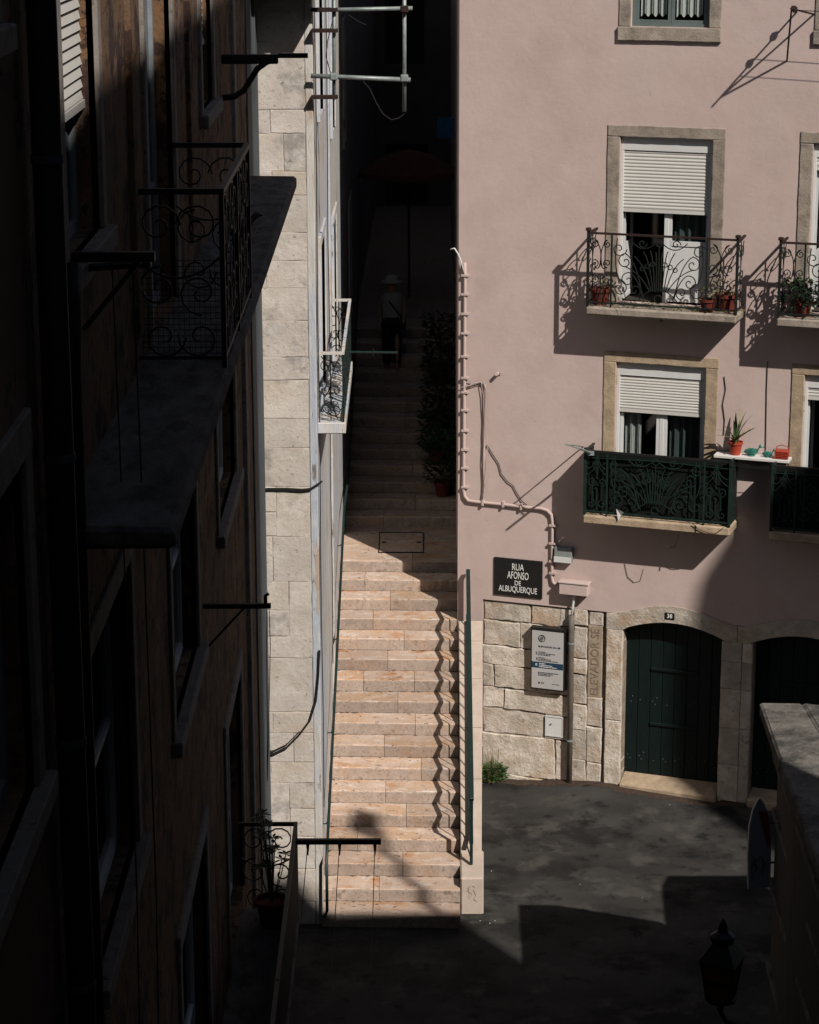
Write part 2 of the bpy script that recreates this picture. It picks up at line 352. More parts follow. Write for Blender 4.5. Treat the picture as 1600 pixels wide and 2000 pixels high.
# ------------------------------------------------------------------ parapet and its railing
pp = thing('stair_parapet', 'pale stone parapet sloping down beside the stairs with graffiti on its end', 'parapet', (.86, 31.1, 0))
def PL(Y): return .705+.0121*(Y-31.1)
def PRr(Y): return 1.02+.030*(Y-31.1)
prof = [(31.1,-.05),(31.1,.54),(31.72,.61),(31.86,.86),(36.15,2.68),(36.15,-.05)]
pb = MB(); pb.prism([(PL(y),y,z) for y,z in prof[2:-1]]+[(PL(36.15),36.15,-.05),(PL(31.72),31.72,-.05)], [(PRr(y)-.03,y,z) for y,z in prof[2:-1]]+[(PRr(36.15)-.03,36.15,-.05),(PRr(31.72)-.03,31.72,-.05)])
pb.build('sloping_wall', 'parapet_stone', pp, world=True, bevel=.012)
pb = MB(); pb.prism([(PL(y)-.005,y,z) for y,z in [(31.1,-.05),(31.1,.54),(31.9,.615),(31.9,-.05)]], [(PRr(y)+.0,y,z) for y,z in [(31.1,-.05),(31.1,.54),(31.9,.615),(31.9,-.05)]])
eb = pb.build('end_block', 'parapet_stone', pp, world=True, bevel=.02, jit=.003)
gb = MB()
for pts in ([(.80,.40),(.82,.30),(.80,.24)],[(.83,.42),(.80,.34),(.86,.30),(.82,.22)],[(.88,.36),(.91,.28),(.88,.22),(.93,.18)],[(.86,.42),(.90,.40)]):
    gb.tube([(x, 31.097, z) for x, z in pts], .004, 4)
gb.build('graffiti', 'carve_dark', eb, world=True)
for k, y in enumerate((32.9,33.9,34.9,35.7)):
    jb = MB(); z = .86+(y-31.86)*.4242; jb.box(PL(y)+.01, PRr(y)-.04, y-.004, y+.004, z-.02, z+.0045); jb.build('joint', 'mortar', pp, world=True)
hr = thing('green_railing', 'dark green iron railing with thin balusters on the stair parapet', 'railing', (.9, 31.5, .6))
def RZ(Y): return 1.56+(Y-31.45)*.398
def RX(Y): return .855+.012*(Y-31.4)
def PT(Y): return .86+(Y-31.86)*.4242 if Y > 31.86 else .61
rb = MB(); pts = [(RX(31.42),31.42,RZ(31.42)-.10)]+[(RX(y),y,RZ(y)) for y in (31.5,33,34.6,36.25)]
rb.prism([(RX(31.45)-.032,31.45,RZ(31.45)-.02),(RX(31.45)+.032,31.45,RZ(31.45)-.02),(RX(31.45)+.032,31.45,RZ(31.45)+.025),(RX(31.45)-.032,31.45,RZ(31.45)+.025)],
         [(RX(36.25)-.032,36.25,RZ(36.25)-.02),(RX(36.25)+.032,36.25,RZ(36.25)-.02),(RX(36.25)+.032,36.25,RZ(36.25)+.025),(RX(36.25)-.032,36.25,RZ(36.25)+.025)])
rb.build('top_rail', 'green_iron', hr, world=True, bevel=.006)
rb = MB(); rb.prism([(RX(31.6)-.03,31.6,PT(31.9)-.04),(RX(31.6)+.03,31.6,PT(31.9)-.04),(RX(31.6)+.03,31.6,PT(31.9)+.0),(RX(31.6)-.03,31.6,PT(31.9)+.0)], [(RX(36.2)-.03,36.2,PT(36.2)+.03),(RX(36.2)+.03,36.2,PT(36.2)+.03),(RX(36.2)+.03,36.2,PT(36.2)+.07),(RX(36.2)-.03,36.2,PT(36.2)+.07)])
rb.build('bottom_rail', 'green_iron', hr, world=True)
for y in (31.47, 36.2):
    rb = MB(); rb.box(RX(y)-.022,RX(y)+.022,y-.02,y+.02,PT(y)-.02,RZ(y)); rb.build('post', 'green_iron', hr, world=True)
y = 31.7
while y < 36.1:
    rb = MB(); rb.tube([(RX(y),y,PT(y)-.01),(RX(y),y,RZ(y))], .010, 5); rb.build('baluster', 'green_iron', hr, world=True); y += .225
lh = thing('wall_handrail', 'thin dark green handrail fixed along the left alley wall', 'handrail', (AX(31)+.07, 30.7, .9))
def NZ(Y): return (min(Y,37.8)-30.65)*.4196+.187
rb = MB(); rb.tube([(AX(30.62)+.05,30.62,NZ(30.65)-.0),(AX(30.6)+.085,30.58,NZ(30.65)+.1),(AX(30.6)+.085,30.6,NZ(30.65)+.85),(AX(31)+.085,31,NZ(31)+.88),(AX(34)+.085,34,NZ(34)+.88),(AX(37.8)+.085,37.8,NZ(37.8)+.88),(AX(39.8)+.085,39.8,NZ(38)+.88),(AX(45.6)+.085,45.6,NZ(38)+.88+2.43)], .022, 6)
rb.build('rail', 'green_iron', lh, world=True, smooth=True)
for y in (31.3,33,34.9,37,39.5):
    zz = NZ(y)+.86; rb = MB(); rb.tube([(AX(y)-.01,y,zz-.05),(AX(y)+.05,y,zz-.05),(AX(y)+.085,y,zz)], .009, 5); rb.build('bracket', 'green_iron', lh, world=True)

# ------------------------------------------------------------------ pink house
pk = thing('pink_house', 'pink plastered house on the right with stone window surrounds and iron balconies', 'house', PO, -YAW)
BAY = 2.84
def pf(S, z, d): return Vector((S, d, z))
wins2 = [(2.487+b*BAY, 3.868+b*BAY, 7.84, 10.285) for b in (0,1)]; wins1 = [(2.497+b*BAY, 3.868+b*BAY, 4.66, 6.93) for b in (0,1)]; wins3 = [(2.612+b*BAY, 3.76+b*BAY, 11.87, 14.0) for b in (0,1)]
holes = wins2+wins1+wins3+[(.415, 11, -1, 3.0)]
wb = MB(); wb.grid(0, 9.5, 0, 17, holes, pf, .12, .5)
# slightly uneven hand-floated plaster
wb.build('wall', 'pink_plaster', pk, weld=True)
def toloc(X): return ROOTM['pink_house'].inverted() @ Vector(X)
sw = MB(); sw.grid(36.39, 64, 0, 17, [(47.5,48.5,5.0,7.1),(52,53,8,9.6)], lambda Y, z, d: toloc((.755+.0121*(Y-36.39)+d, Y, z)), .2, 1.0)
sw.build('alley_wall', 'pink_plaster', pk, weld=True)
bk = MB(); bk.add([(9.5,0,0),(9.5,14,0),(9.5,14,17),(9.5,0,17)], [(0,1,2,3)]); bk.add([(0,0,17),(9.5,0,17),(9.5,14,17),tuple(toloc((1.08,64,17)))], [(0,1,2,3)]); bk.add([(9.5,14,0),(9.5,14,17),tuple(toloc((1.08,64,17))),tuple(toloc((1.08,64,0)))], [(0,1,2,3)])
bk.build('roof', 'roof_tile', pk)
cs = MB(); cs.box(.0,.413,-.012,.03,0,2.62); cs.build('corner_strip', 'white_corner', pk, bevel=.01)
# ground floor: mortar bed with door openings, stones set into it
D1, D2 = (2.69, 4.24), (4.72, 6.27)
mo = MB(); mo.grid(.413, 9.5, 0, 3.02, [(D1[0],D1[1],-1,2.98),(D2[0],D2[1],-1,2.98)], lambda S, z, d: Vector((S, .055+d, z)), .25, .5)
mo.build('mortar_bed', 'mortar', pk, weld=True)
def stone(box_, out=0, matn='base_stone', nm='stone', depth=.07, jitter=.014, par=None, amp=.006, gap=.006, rim=.014, cut=.014):
    """one block with slightly wavering edges, a chipped narrow rim and a nearly flat face"""
    S0, S1, z0, z1 = box_; mb = MB()
    w, h = S1-S0-2*gap, z1-z0-2*gap; nx = max(2, int(w/.09)); nz = max(2, int(h/.09))
    fx = [0, rim/w]+[rim/w+(1-2*rim/w)*i/nx for i in range(1, nx)]+[1-rim/w, 1]; fz = [0, rim/h]+[rim/h+(1-2*rim/h)*i/nz for i in range(1, nz)]+[1-rim/h, 1]
    NX, NZ = len(fx)-1, len(fz)-1; ph = [random.uniform(0, 6) for _ in range(4)]
    def edge(t, k): return jitter*(.6*math.sin(t*5+ph[k])+random.uniform(-.5, .5))
    el = [edge(f*h, 0) for f in fz]; er = [edge(f*h, 1) for f in fz]; eb_ = [edge(f*w, 2) for f in fx]; et = [edge(f*w, 3) for f in fx]
    tx, tz_ = random.uniform(-1,1)*amp*.8, random.uniform(-1,1)*amp*.8
    for j in range(NZ+1):
        for i in range(NX+1):
            s = S0+gap+w*fx[i]+el[j]*(1-fx[i])**3*.8+er[j]*fx[i]**3*.8; z = z0+gap+h*fz[j]+eb_[i]*(1-fz[j])**3*.8+et[i]*fz[j]**3*.8
            ed = i in (0,NX) or j in (0,NZ)
            o = out+random.uniform(-amp,amp)*.45+tx*(fx[i]-.5)+tz_*(fz[j]-.5)-(cut*random.uniform(.7,1.5) if ed else 0)
            mb.v.append(Vector((s, -o, z)))
    for j in range(NZ):
        for i in range(NX): mb.f.append((j*(NX+1)+i, j*(NX+1)+i+1, (j+1)*(NX+1)+i+1, (j+1)*(NX+1)+i))
    ring = list(range(NX+1))+[j*(NX+1)+NX for j in range(1,NZ+1)]+[NZ*(NX+1)+i for i in range(NX-1,-1,-1)]+[j*(NX+1) for j in range(NZ-1,0,-1)]
    b0 = len(mb.v); m_ = len(ring)
    for q in ring: p = mb.v[q]; mb.v.append(Vector((p.x, p.y+depth, p.z)))
    for q in range(m_): mb.f.append((ring[q], b0+q, b0+(q+1)%m_, ring[(q+1)%m_]))
    return mb.build(nm, matn, par or pk, smooth=False)
zc = [2.98,2.67,2.25,1.94,1.56,1.21,.80,.12]
js = [[.415,1.2,1.68,1.88],[.415,1.02,1.88],[.415,1.24,1.88],[.415,.60,1.88],[.415,.77,1.88],[.415,1.46,1.88],[.415,1.62,1.88]]
for i in range(7):
    for a, b in zip(js[i], js[i][1:]): stone((a,b,zc[i+1],zc[i]), -.01+random.uniform(-.02,.014), jitter=.024, amp=.007, gap=.005, rim=.014, cut=random.choice([.006,.012,.018]))
stone((.43,1.84,-.05,.12), .0, 'base_stone', jitter=.02)
for a, b, zz in ((1.89,2.13,[3.0,2.72,2.2,1.93,1.45,1.02,.52,.0]),(2.13,2.37,[2.98,2.76])):
    for q, w in zip(zz, zz[1:]): stone((a,b,w,q), -.005+random.uniform(-.012,.012), jitter=.02, amp=.007)
for q, w in ((1.58,1.1),(1.1,.5),(.5,0)): stone((2.13,2.385,w,q), -.005+random.uniform(-.012,.012))
cp_ = stone((2.13,2.365,1.58,2.76), -.012, 'carve_panel', 'carved_panel', jitter=.004, amp=.0008, gap=.003, cut=.005)
tm = text_mesh('ELEVADOR SÉ', .185, 1.0); tm.v = [Vector((2.255 - p.y, -.012-p.z+.02, 2.17 + p.x*.98)) for p in tm.v]
xs_ = [p.z for p in tm.v]; k_ = 1.08/(max(xs_)-min(xs_)); tm.v = [Vector((p.x, p.y, 2.17+(p.z-(max(xs_)+min(xs_))/2)*k_)) for p in tm.v]
tm.v = [Vector((p.x, -.012+(p.y+.012)*1.0, p.z)) for p in tm.v]
tm.build('carved_letters', 'carve_dark', cp_)
# door surround of number 38 and of the next door
def arch_pts(a, b, zs, zc_, n=14): return [(a+(b-a)*i/n, zs+(zc_-zs)*math.sin(math.pi*i/n)**.85) for i in range(n+1)]
def arch_stone(a, b, nm):
    inn = arch_pts(D_a[0], D_a[1], 2.76, 2.935); outp = [(a,3.0)]+[(D_a[0]-.12+(D_a[1]-D_a[0]+.24)*i/14, 2.99+.21*math.sin(math.pi*i/14)) for i in range(15)]+[(b,3.0)]
    poly = [(a,2.74),(D_a[0],2.74)]+inn+[(D_a[1],2.74),(b,2.74)]
    mb = MB()
    # strip between inner and outer line
    n_ = 24
    def samp(pl, t):
        ss = [0]
        for p, q in zip(pl, pl[1:]): ss.append(ss[-1]+math.hypot(q[0]-p[0], q[1]-p[1]))
        d_ = t*ss[-1]
        for i in range(len(pl)-1):
            if ss[i+1] >= d_-1e-9:
                w = (d_-ss[i])/max(1e-9, ss[i+1]-ss[i]); return (pl[i][0]+(pl[i+1][0]-pl[i][0])*w, pl[i][1]+(pl[i+1][1]-pl[i][1])*w)
        return pl[-1]
    for i in range(n_):
        x0 = a+(b-a)*i/n_; x1 = a+(b-a)*(i+1)/n_
        def low(x):
            if x <= D_a[0] or x >= D_a[1]: return 2.74
            t = (x-D_a[0])/(D_a[1]-D_a[0]); return 2.76+.175*math.sin(math.pi*t)**.85
        def hi(x):
            t = (x-(D_a[0]-.2))/(D_a[1]-D_a[0]+.4); return 2.99+(.21*math.sin(math.pi*min(1,max(0,t)))**1.3)
        mb.hexa([(x0,-.02,low(x0)),(x1,-.02,low(x1)),(x1,.3,low(x1)),(x0,.3,low(x0)),(x0,-.02,hi(x0)),(x1,-.02,hi(x1)),(x1,.3,hi(x1)),(x0,.3,hi(x0))])
    bm_ = mb.build(nm, 'base_stone', pk); return bm_
D_a = D1; arch_stone(2.43, 4.475, 'door_arch'); D_a = D2; arch_stone(4.485, 6.53, 'door_arch')
for (a, b, z0, z1) in ((2.43,2.69,0,1.25),(2.43,2.69,1.25,2.74)): stone((a,b,z0,z1), .018, 'base_stone', 'door_jamb', depth=.32, jitter=.004, amp=.0015, gap=.003, rim=.01, cut=.006)
for zz in ((.0,.75),(.75,1.35),(1.35,1.98),(1.98,2.42),(2.42,2.74)): 
    stone((4.24,4.56,*zz), .018, 'base_stone', 'door_jamb', depth=.32, jitter=.004, amp=.0015, gap=.003, rim=.01, cut=.006); stone((4.56,4.72,*zz), .015, 'base_stone', 'door_jamb', depth=.32, jitter=.004, amp=.0015, gap=.003, rim=.01, cut=.006)
for (a, b, z0, z1) in ((6.27,6.53,0,1.25),(6.27,6.53,1.25,2.74)): stone((a,b,z0,z1), .018, 'base_stone', 'door_jamb', depth=.32, jitter=.004, amp=.0015, gap=.003, rim=.01, cut=.006)
for z0,z1 in ((0,.8),(.8,1.5),(1.5,2.2),(2.2,2.98)):
    for a,b in ((6.54,7.6),(7.6,9.4)): stone((a,b,z0,z1), -.005)
def door(D, label):
    a, b = D; dr = MB(); dr.box(a-.02, b+.02, .27, .30, .2, 3.0); d = dr.build('door', 'door_green', pk); d['label'] = label
    nP = 8; w = (b-a)/nP
    for i in range(nP):
        mb = MB(); mb.box(a+i*w+.004, a+(i+1)*w-.004, .245, .275, .34, 2.99); mb.build('plank', 'door_green', d, bevel=.006)
    for z in (1.18, 2.08):
        mb = MB(); mb.box(a+.37*(b-a)*.7, a+(b-a)*.74, .215, .25, z-.025, z+.025); mb.build('bar', 'door_green', d, bevel=.008)
    for z in (.62, 1.55):
        for i in range(nP):
            for dx, dz in ((.05,0),(.12,.05),(.09,-.05)):
                if random.random() < .62:
                    mb = MB(); c = (a+i*w+dx+random.uniform(-.01,.01), .243, z+dz+random.uniform(-.015,.015)); mb.box(c[0]-.009,c[0]+.009,.236,.246,c[2]-.009,c[2]+.009); mb.build('stud', 'stud_metal', d)
    sl = MB(); sl.hexa([(a-.0,-.07,-.05),(b+.0,-.10,-.05),(b+.0,.26,-.05),(a-.0,.26,-.05),(a-.0,-.07,.24),(b+.0,-.10,.22),(b+.0,.26,.34),(a-.0,.26,.34)])
    sl.build('door_sill', 'limestone_warm', pk, bevel=.02)
door(D1, 'dark green plank door of number 38 with studs and two bars'); door(D2, 'dark door right of number 38 in deep shade')

# windows with surrounds, roller shutters and casements
def surround(par, a, b, z0, z1, wj, hl, sill, matn, out=.02):
    st = lambda q, nm: stone(q, out, matn, nm, depth=.13, jitter=.004, par=par, amp=.0015, gap=.002, rim=.01, cut=.006)
    st((a-wj,b+wj,z1,z1+hl), 'lintel')
    st((a-wj,a,z0,z1), 'jamb'); st((b,b+wj,z0,z1), 'jamb')
    if sill: stone((a-wj-.01,b+wj+.01,z0-sill,z0), out+.03, matn, 'sill', depth=.2, jitter=.004, par=par, amp=.0015, gap=.002, rim=.01, cut=.006)
def frame_box(mb, a, b, y0, y1, z0, z1, w):
    mb.box(a,a+w,y0,y1,z0,z1); mb.box(b-w,b,y0,y1,z0,z1); mb.box(a+w,b-w,y0,y1,z1-w,z1); mb.box(a+w,b-w,y0,y1,z0,z0+w); return mb
def pane(par, a, b, y, z0, z1, m_='pane_glass'):
    mb = MB(); mb.box(a,b,y,y+.006,z0,z1); return mb.build('pane', m_, par)
def drape(par, a, b, y, z0, z1, m_, waves=5, scallop=0):
    mb = MB(); n_ = 40
    for i in range(n_+1):
        x = a+(b-a)*i/n_; yy = y+.022*math.sin(i/n_*waves*2*math.pi)+.01*math.sin(i*1.7); zb = z0+(scallop*abs(math.sin(i/n_*waves*math.pi)) if scallop else 0)
        mb.v += [Vector((x,yy,zb)),Vector((x,yy,z1))]
    for i in range(n_): mb.f.append((2*i,2*i+2,2*i+3,2*i+1))
    return mb.build('curtain', m_, par, smooth=True)
def shutter(par, a, b, y, z0, z1, pitch):
    mb = MB(); n_ = int((z1-z0-.05)/pitch); prof_ = []
    for i in range(n_):
        zb = z0+.05+i*(z1-z0-.05)/n_; h = (z1-z0-.05)/n_
        for q in range(5): t = q/4; prof_.append((y-.009*math.sin(math.pi*(t*.94+.03)), zb+h*(t*.9+.05)))
    for x in (a, b): 
        for (yy, z) in prof_: mb.v.append(Vector((x+random.uniform(-.001,.001), yy, z)))
    m_ = len(prof_)
    for i in range(m_-1): mb.f.append((i, m_+i, m_+i+1, i+1))
    mb.box(a, b, y-.012, y+.012, z0, z0+.05)
    return mb.build('shutter', 'shutter_white', par)
def window_door(a, b, z0, z1, surround_mat, lint, shut_z, open_left, panel, pitch, R=False):
    fm = MB(); w = .045; fm.box(a,a+w,.06,.12,z0,z1-.2); fm.box(b-w,b,.06,.12,z0,z1-.2); fm.box(a,b,.06,.13,z1-.2,z1)
    win = fm.build('window', 'pvc_white', pk, bevel=.004)
    surround(win, a, b, z0, z1, .19, lint, 0, surround_mat)
    shutter(win, a+w, b-w, .085, shut_z, z1-.2, pitch)
    m_ = (a+b)/2
    cz = MB(); cz.box(m_-.03,m_+.035,.125,.17,z0,z1-.2); cz.build('mullion', 'pvc_white', win, bevel=.004)
    lf = MB(); frame_box(lf, m_+.035, b-w, .13, .17, z0+.03, z1-.2, .05)
    if panel: lf.box(m_+.08, b-w-.05, .14, .16, z0+.07, z0+.86); lf.box(m_+.08, b-w-.05, .125, .165, z0+.86, z0+.93)
    lf.build('casement', 'pvc_white', win)
    pane(win, m_+.085, b-w-.05, .15, z0+(.93 if panel else .08), z1-.25)
    drape(win, m_+.1, b-.1, .26, z0+.1, z1-.2, 'dark_curtain', 4)
    # left leaf stands open into the room
    lf = MB()
    if open_left:
        x0 = a+w+.02
        frame_box(lf, 0, .6, 0, .04, z0+.03, z1-.2, .06)
        if panel: lf.box(.06,.54,.01,.03,z0+.08,z0+.86)
        an = R_(93); lf.v = [Vector((x0+p.x*math.cos(an)-p.y*math.sin(an), .15+p.x*math.sin(an)+p.y*math.cos(an), p.z)) for p in lf.v]
        lf.build('casement', 'pvc_white', win)
    else:
        frame_box(lf, a+w, m_-.03, .13, .17, z0+.03, z1-.2, .05); lf.build('casement', 'pvc_white', win); pane(win, a+w+.05, m_-.08, .15, z0+.08, z1-.25)
        drape(win, a+.1, a+.35, .24, z0+.1, z1-.2, 'curtain', 2)
    rm = MB(); rm.box(a-.5,b+.5,2.6,2.7,z0-.05,z1+.3); rm.box(a-.5,b+.5,.3,2.6,z0-.06,z0-.01); rm.build('room_lining', 'dim_wood', win)
    return win
for i, (a,b,z0,z1) in enumerate(wins2): window_door(a,b,z0,z1,'limestone',.17,9.18 if i == 0 else 9.9,True,True,.048)
for i, (a,b,z0,z1) in enumerate(wins1): window_door(a,b,z0,z1,'limestone_warm',.16,6.16 if i == 0 else 6.55,i == 1,False,.042)
for i, (a,b,z0,z1) in enumerate(wins3):
    fm = MB(); frame_box(fm, a, b, .06, .11, z0, z1, .05); win = fm.build('window', 'grey_green_frame', pk)
    surround(win, a, b, z0, z1, .18, .17, .20, 'limestone')
    m_ = (a+b)/2
    for (p, q) in ((a+.05,m_-.003),(m_+.003,b-.05)):
        cf = MB(); frame_box(cf, p, q, .07, .105, z0+.05, z1-.05, .045); cf.build('casement', 'grey_green_frame', win); pane(win, p+.045, q-.045, .09, z0+.095, z1-.1)
        drape(win, p+.06, q-.08, .135, z0+.13, z1, 'lace', 3.5, .05)
    rm = MB(); rm.box(a-.3,b+.3,2.6,2.7,z0-.3,z1+.3); rm.build('room_lining', 'dim_wood', win)

# iron balconies
def railing_lines(x0, x1, z0, z1, style):
    """flat scrollwork of a front panel as polylines in (S, z)"""
    L = []; w = x1-x0; h = z1-z0; X = lambda f: x0+w*f; Z = lambda f: z0+h*f
    ends = ((0,.155),(.825,1)) if style == 1 else ((0,.16),(.80,1))
    for a, b in ends:
        c = (a+b)/2; hw = (b-a)/2*w; cx = X(c)
        for sg in (-1,1):
            if style == 0:
                L.append(spiral(cx+sg*hw*.55, Z(.86), hw*.36, .01, math.pi/2, sg*1.4)); L.append(bez((cx+sg*hw*.55,Z(.86)+hw*.36),(cx-sg*hw*.25,Z(.80)),(cx+sg*hw*.12,Z(.52))))
                L.append(spiral(cx+sg*hw*.55, Z(.58), hw*.38, .01, -math.pi/2, -sg*1.4)); L.append(bez((cx+sg*hw*.5,Z(.58)-hw*.38),(cx+sg*hw*.05,Z(.46)),(cx+sg*hw*.0,Z(.62))))
                L.append(spiral(cx+sg*hw*.5, Z(.33), hw*.36, .012, math.pi/2, sg*1.3)); L.append(bez((cx+sg*hw*.3,Z(.25)),(cx+sg*hw*.2,Z(.1)),(cx+sg*hw*.3,Z(.02))))
            else:
                L.append(bez((cx+sg*hw,Z(.72)),(cx+sg*hw*.2,Z(.72)),(cx,Z(.98)))); L.append(bez((cx+sg*hw,Z(.60)),(cx+sg*hw*.3,Z(.66)),(cx,Z(.86))))
                L.append(spiral(cx+sg*hw*.45, Z(.50), hw*.4, .012, -math.pi*.5, sg*1.2)); L.append([(cx+sg*hw*.4,Z(.46)),(cx+sg*hw*.42,Z(.18))])
                L.append(spiral(cx+sg*hw*.5, Z(.12), hw*.42, .012, math.pi*.5, sg*1.1))
        L.append([(cx,Z(.98)),(cx,Z(.55))] if style else circ(cx, Z(.38), hw*.22))
        L.append([(cx,Z(.40)),(cx,Z(.02))])
    a, b = ends[0][1], ends[1][0]; c = (a+b)/2; cx = X(c); hw = (b-a)/2*w
    for sg in (-1,1):
        for k, (dx, tz, bend) in enumerate(((.06,.78,.02),(.16,.80,.06),(.28,.78,.12),(.42,.70,.22),(.56,.55,.36))):
            L.append(bez((cx+sg*hw*(.05+.035*k),Z(.20)),(cx+sg*hw*(dx*.7),Z(tz*.85)),(cx+sg*hw*(dx+bend*.5),Z(tz))))
        L.append(bez((cx+sg*hw*.35,Z(.12)),(cx+sg*hw*.45,Z(.62)),(cx+sg*hw*.72,Z(.74)))); L.append(spiral(cx+sg*hw*.72, Z(.62), h*.12, .012, math.pi/2, -sg*1.25))
        L.append(bez((cx+sg*hw*.3,Z(.08)),(cx+sg*hw*.5,Z(.48)),(cx+sg*hw*.66,Z(.46)))); L.append(spiral(cx+sg*hw*.66, Z(.35), h*.11, .012, math.pi/2, -sg*1.2))
        L.append(spiral(cx+sg*hw*.50, Z(.20), h*.10, .012, -math.pi/2, -sg*1.3)); L.append(spiral(cx+sg*hw*.84, Z(.22), h*.13, .012, math.pi/2, sg*1.3))
        L.append(bez((cx+sg*hw*.84,Z(.35)),(cx+sg*hw*.99,Z(.55)),(cx+sg*hw*.9,Z(.95)))); L.append(spiral(cx+sg*hw*.86, Z(.80), h*.12, .012, 0, sg*1.3))
        L.append(bez((cx+sg*hw*.05,Z(.92)),(cx+sg*hw*.35,Z(.72)),(cx+sg*hw*.6,Z(.93)))); L.append(spiral(cx+sg*hw*.36, Z(.90), h*.07, .01, 0, sg*1.2))
        L.append(circ(cx+sg*hw*.13, Z(.60), h*.035, 9)); L.append(circ(cx+sg*hw*.24, Z(.57), h*.035, 9)); L.append(circ(cx+sg*hw*.35,Z(.53),h*.032,9))
    L.append(circ(cx, Z(.91), h*.05)); L.append(bez((cx-hw*.42,Z(.06)),(cx,Z(.42)),(cx+hw*.42,Z(.06)))); L.append(circ(cx, Z(.09), h*.06, 10)); L.append([(cx,Z(.2)),(cx,Z(.86))])
    if style: L.append([(x0,Z(.90)),(X(.5),Z(.93)),(x1,Z(.90))]); L.append([(X(.205),Z(.03)),(X(.205),Z(.97))]); L.append([(X(.77),Z(.03)),(X(.77),Z(.97))])
    return L, [0]+[ends[0][1], ends[1][0]]+[1]
def side_lines(y0, y1, z0, z1):
    L = []; w = y1-y0; h = z1-z0
    for (cy, cz, r, a, t) in ((.3,.82,.16,0,1.3),(.72,.80,.15,3.1,-1.3),(.3,.48,.18,1.5,1.3),(.72,.45,.16,-1.5,-1.3),(.35,.18,.15,0,1.3),(.7,.16,.14,3.1,1.3)): L.append(spiral(y0+w*cy, z0+h*cz, r*h*.75, .012, a, t))
    L.append(bez((y0+.02,z0+h*.98),(y0+w*.9,z0+h*.62),(y0+w*.2,z0+h*.35))); L.append(bez((y0+w*.9,z0+h*.95),(y0+w*.1,z0+h*.5),(y0+w*.8,z0+.02))); L.append([(y0+w*.5,z0),(y0+w*.5,z1)])
    return L
def balcony(S0, S1, zf, zr, style, thick, matn, ironm, railm, net=False):
    out = .48
    sb = MB(); nseg = 14
    for i in range(nseg):
        a = S0-.02+(S1-S0+.04)*i/nseg; b = S0-.02+(S1-S0+.04)*(i+1)/nseg
    sb.box(S0-.02, S1+.02, -out-.03, .02, zf-thick, zf)
    bal = sb.build('balcony', matn, pk, bevel=.025, jit=.004)
    z0 = zf+.05
    tr = MB(); tr.box(S0-.015,S1+.015,-out-.016,-out+.016,zr-.03,zr); tr.box(S0-.016,S0+.016,-out,0,zr-.028,zr-.002); tr.box(S1-.016,S1+.016,-out,0,zr-.028,zr-.002); tr.build('top_rail', railm, bal)
    br = MB(); br.box(S0,S1,-out-.01,-out+.01,z0,z0+.022); br.box(S0-.01,S0+.01,-out,0,z0,z0+.022); br.box(S1-.01,S1+.01,-out,0,z0,z0+.022); br.build('bottom_rail', ironm, bal)
    L, posts = railing_lines(S0+.02, S1-.02, z0+.02, zr-.03, style)
    for f in posts:
        p = S0+(S1-S0)*f; mb = MB(); wd = .018 if f in (0,1) else .012; mb.box(p-wd,p+wd,-out-wd,-out+wd,zf,zr+(.03 if f in (0,1) else -.03)); mb.build('post', ironm, bal)
    sc = MB()
    for pl in L: sc.tube([(s_,-out,z_) for s_, z_ in pl], .0095 if style == 0 else .0075, 4)
    sc.build('scrollwork', ironm, bal)
    for s_ in (S0, S1):
        sc = MB()
        for pl in side_lines(-out+.02, -.02, z0+.02, zr-.03): sc.tube([(s_,y_,z_) for y_, z_ in pl], .008, 4)
        sc.build('side_scrollwork', ironm, bal)
    if net:
        nb = MB(); nb.box(S0+.03,S1-.03,-out+.10,-out+.106,zf+.01,zr-.05); nb.build('privacy_net', 'green_net', bal)
        for s_ in (S0,S1): nb = MB(); nb.box(s_-.003,s_+.003,-out+.03,-.01,zf+.01,zr-.05); nb.build('privacy_net', 'green_net', bal)
    cb = MB(); c = (S0+S1)/2-.15; cb.hexa([(c-.05,-.25,zf-thick-.02),(c+.05,-.25,zf-thick-.02),(c+.05,0,zf-thick-.14),(c-.05,0,zf-thick-.14),(c-.05,-.28,zf-thick+.01),(c+.05,-.28,zf-thick+.01),(c+.05,0,zf-thick+.01),(c-.05,0,zf-thick+.01)]); cb.build('corbel', matn, bal)
    return bal
for b in (0,1):
    bl = balcony(2.165+b*BAY, 4.385+b*BAY, 7.84, 8.94, 0, .13, 'limestone', 'old_iron', 'rust_iron')
    # knobs on the corners
    for s_ in (2.165+b*BAY, 4.385+b*BAY): kb = MB(); kb.box(s_-.035,s_+.035,-.52,-.44,8.955,9.0); kb.build('finial', 'rust_iron', bl, bevel=.008)
    balcony(2.175+b*BAY, 4.39+b*BAY, 4.66, 5.665, 1, .14, 'limestone_warm', 'balcony_green', 'black_iron', net=True)

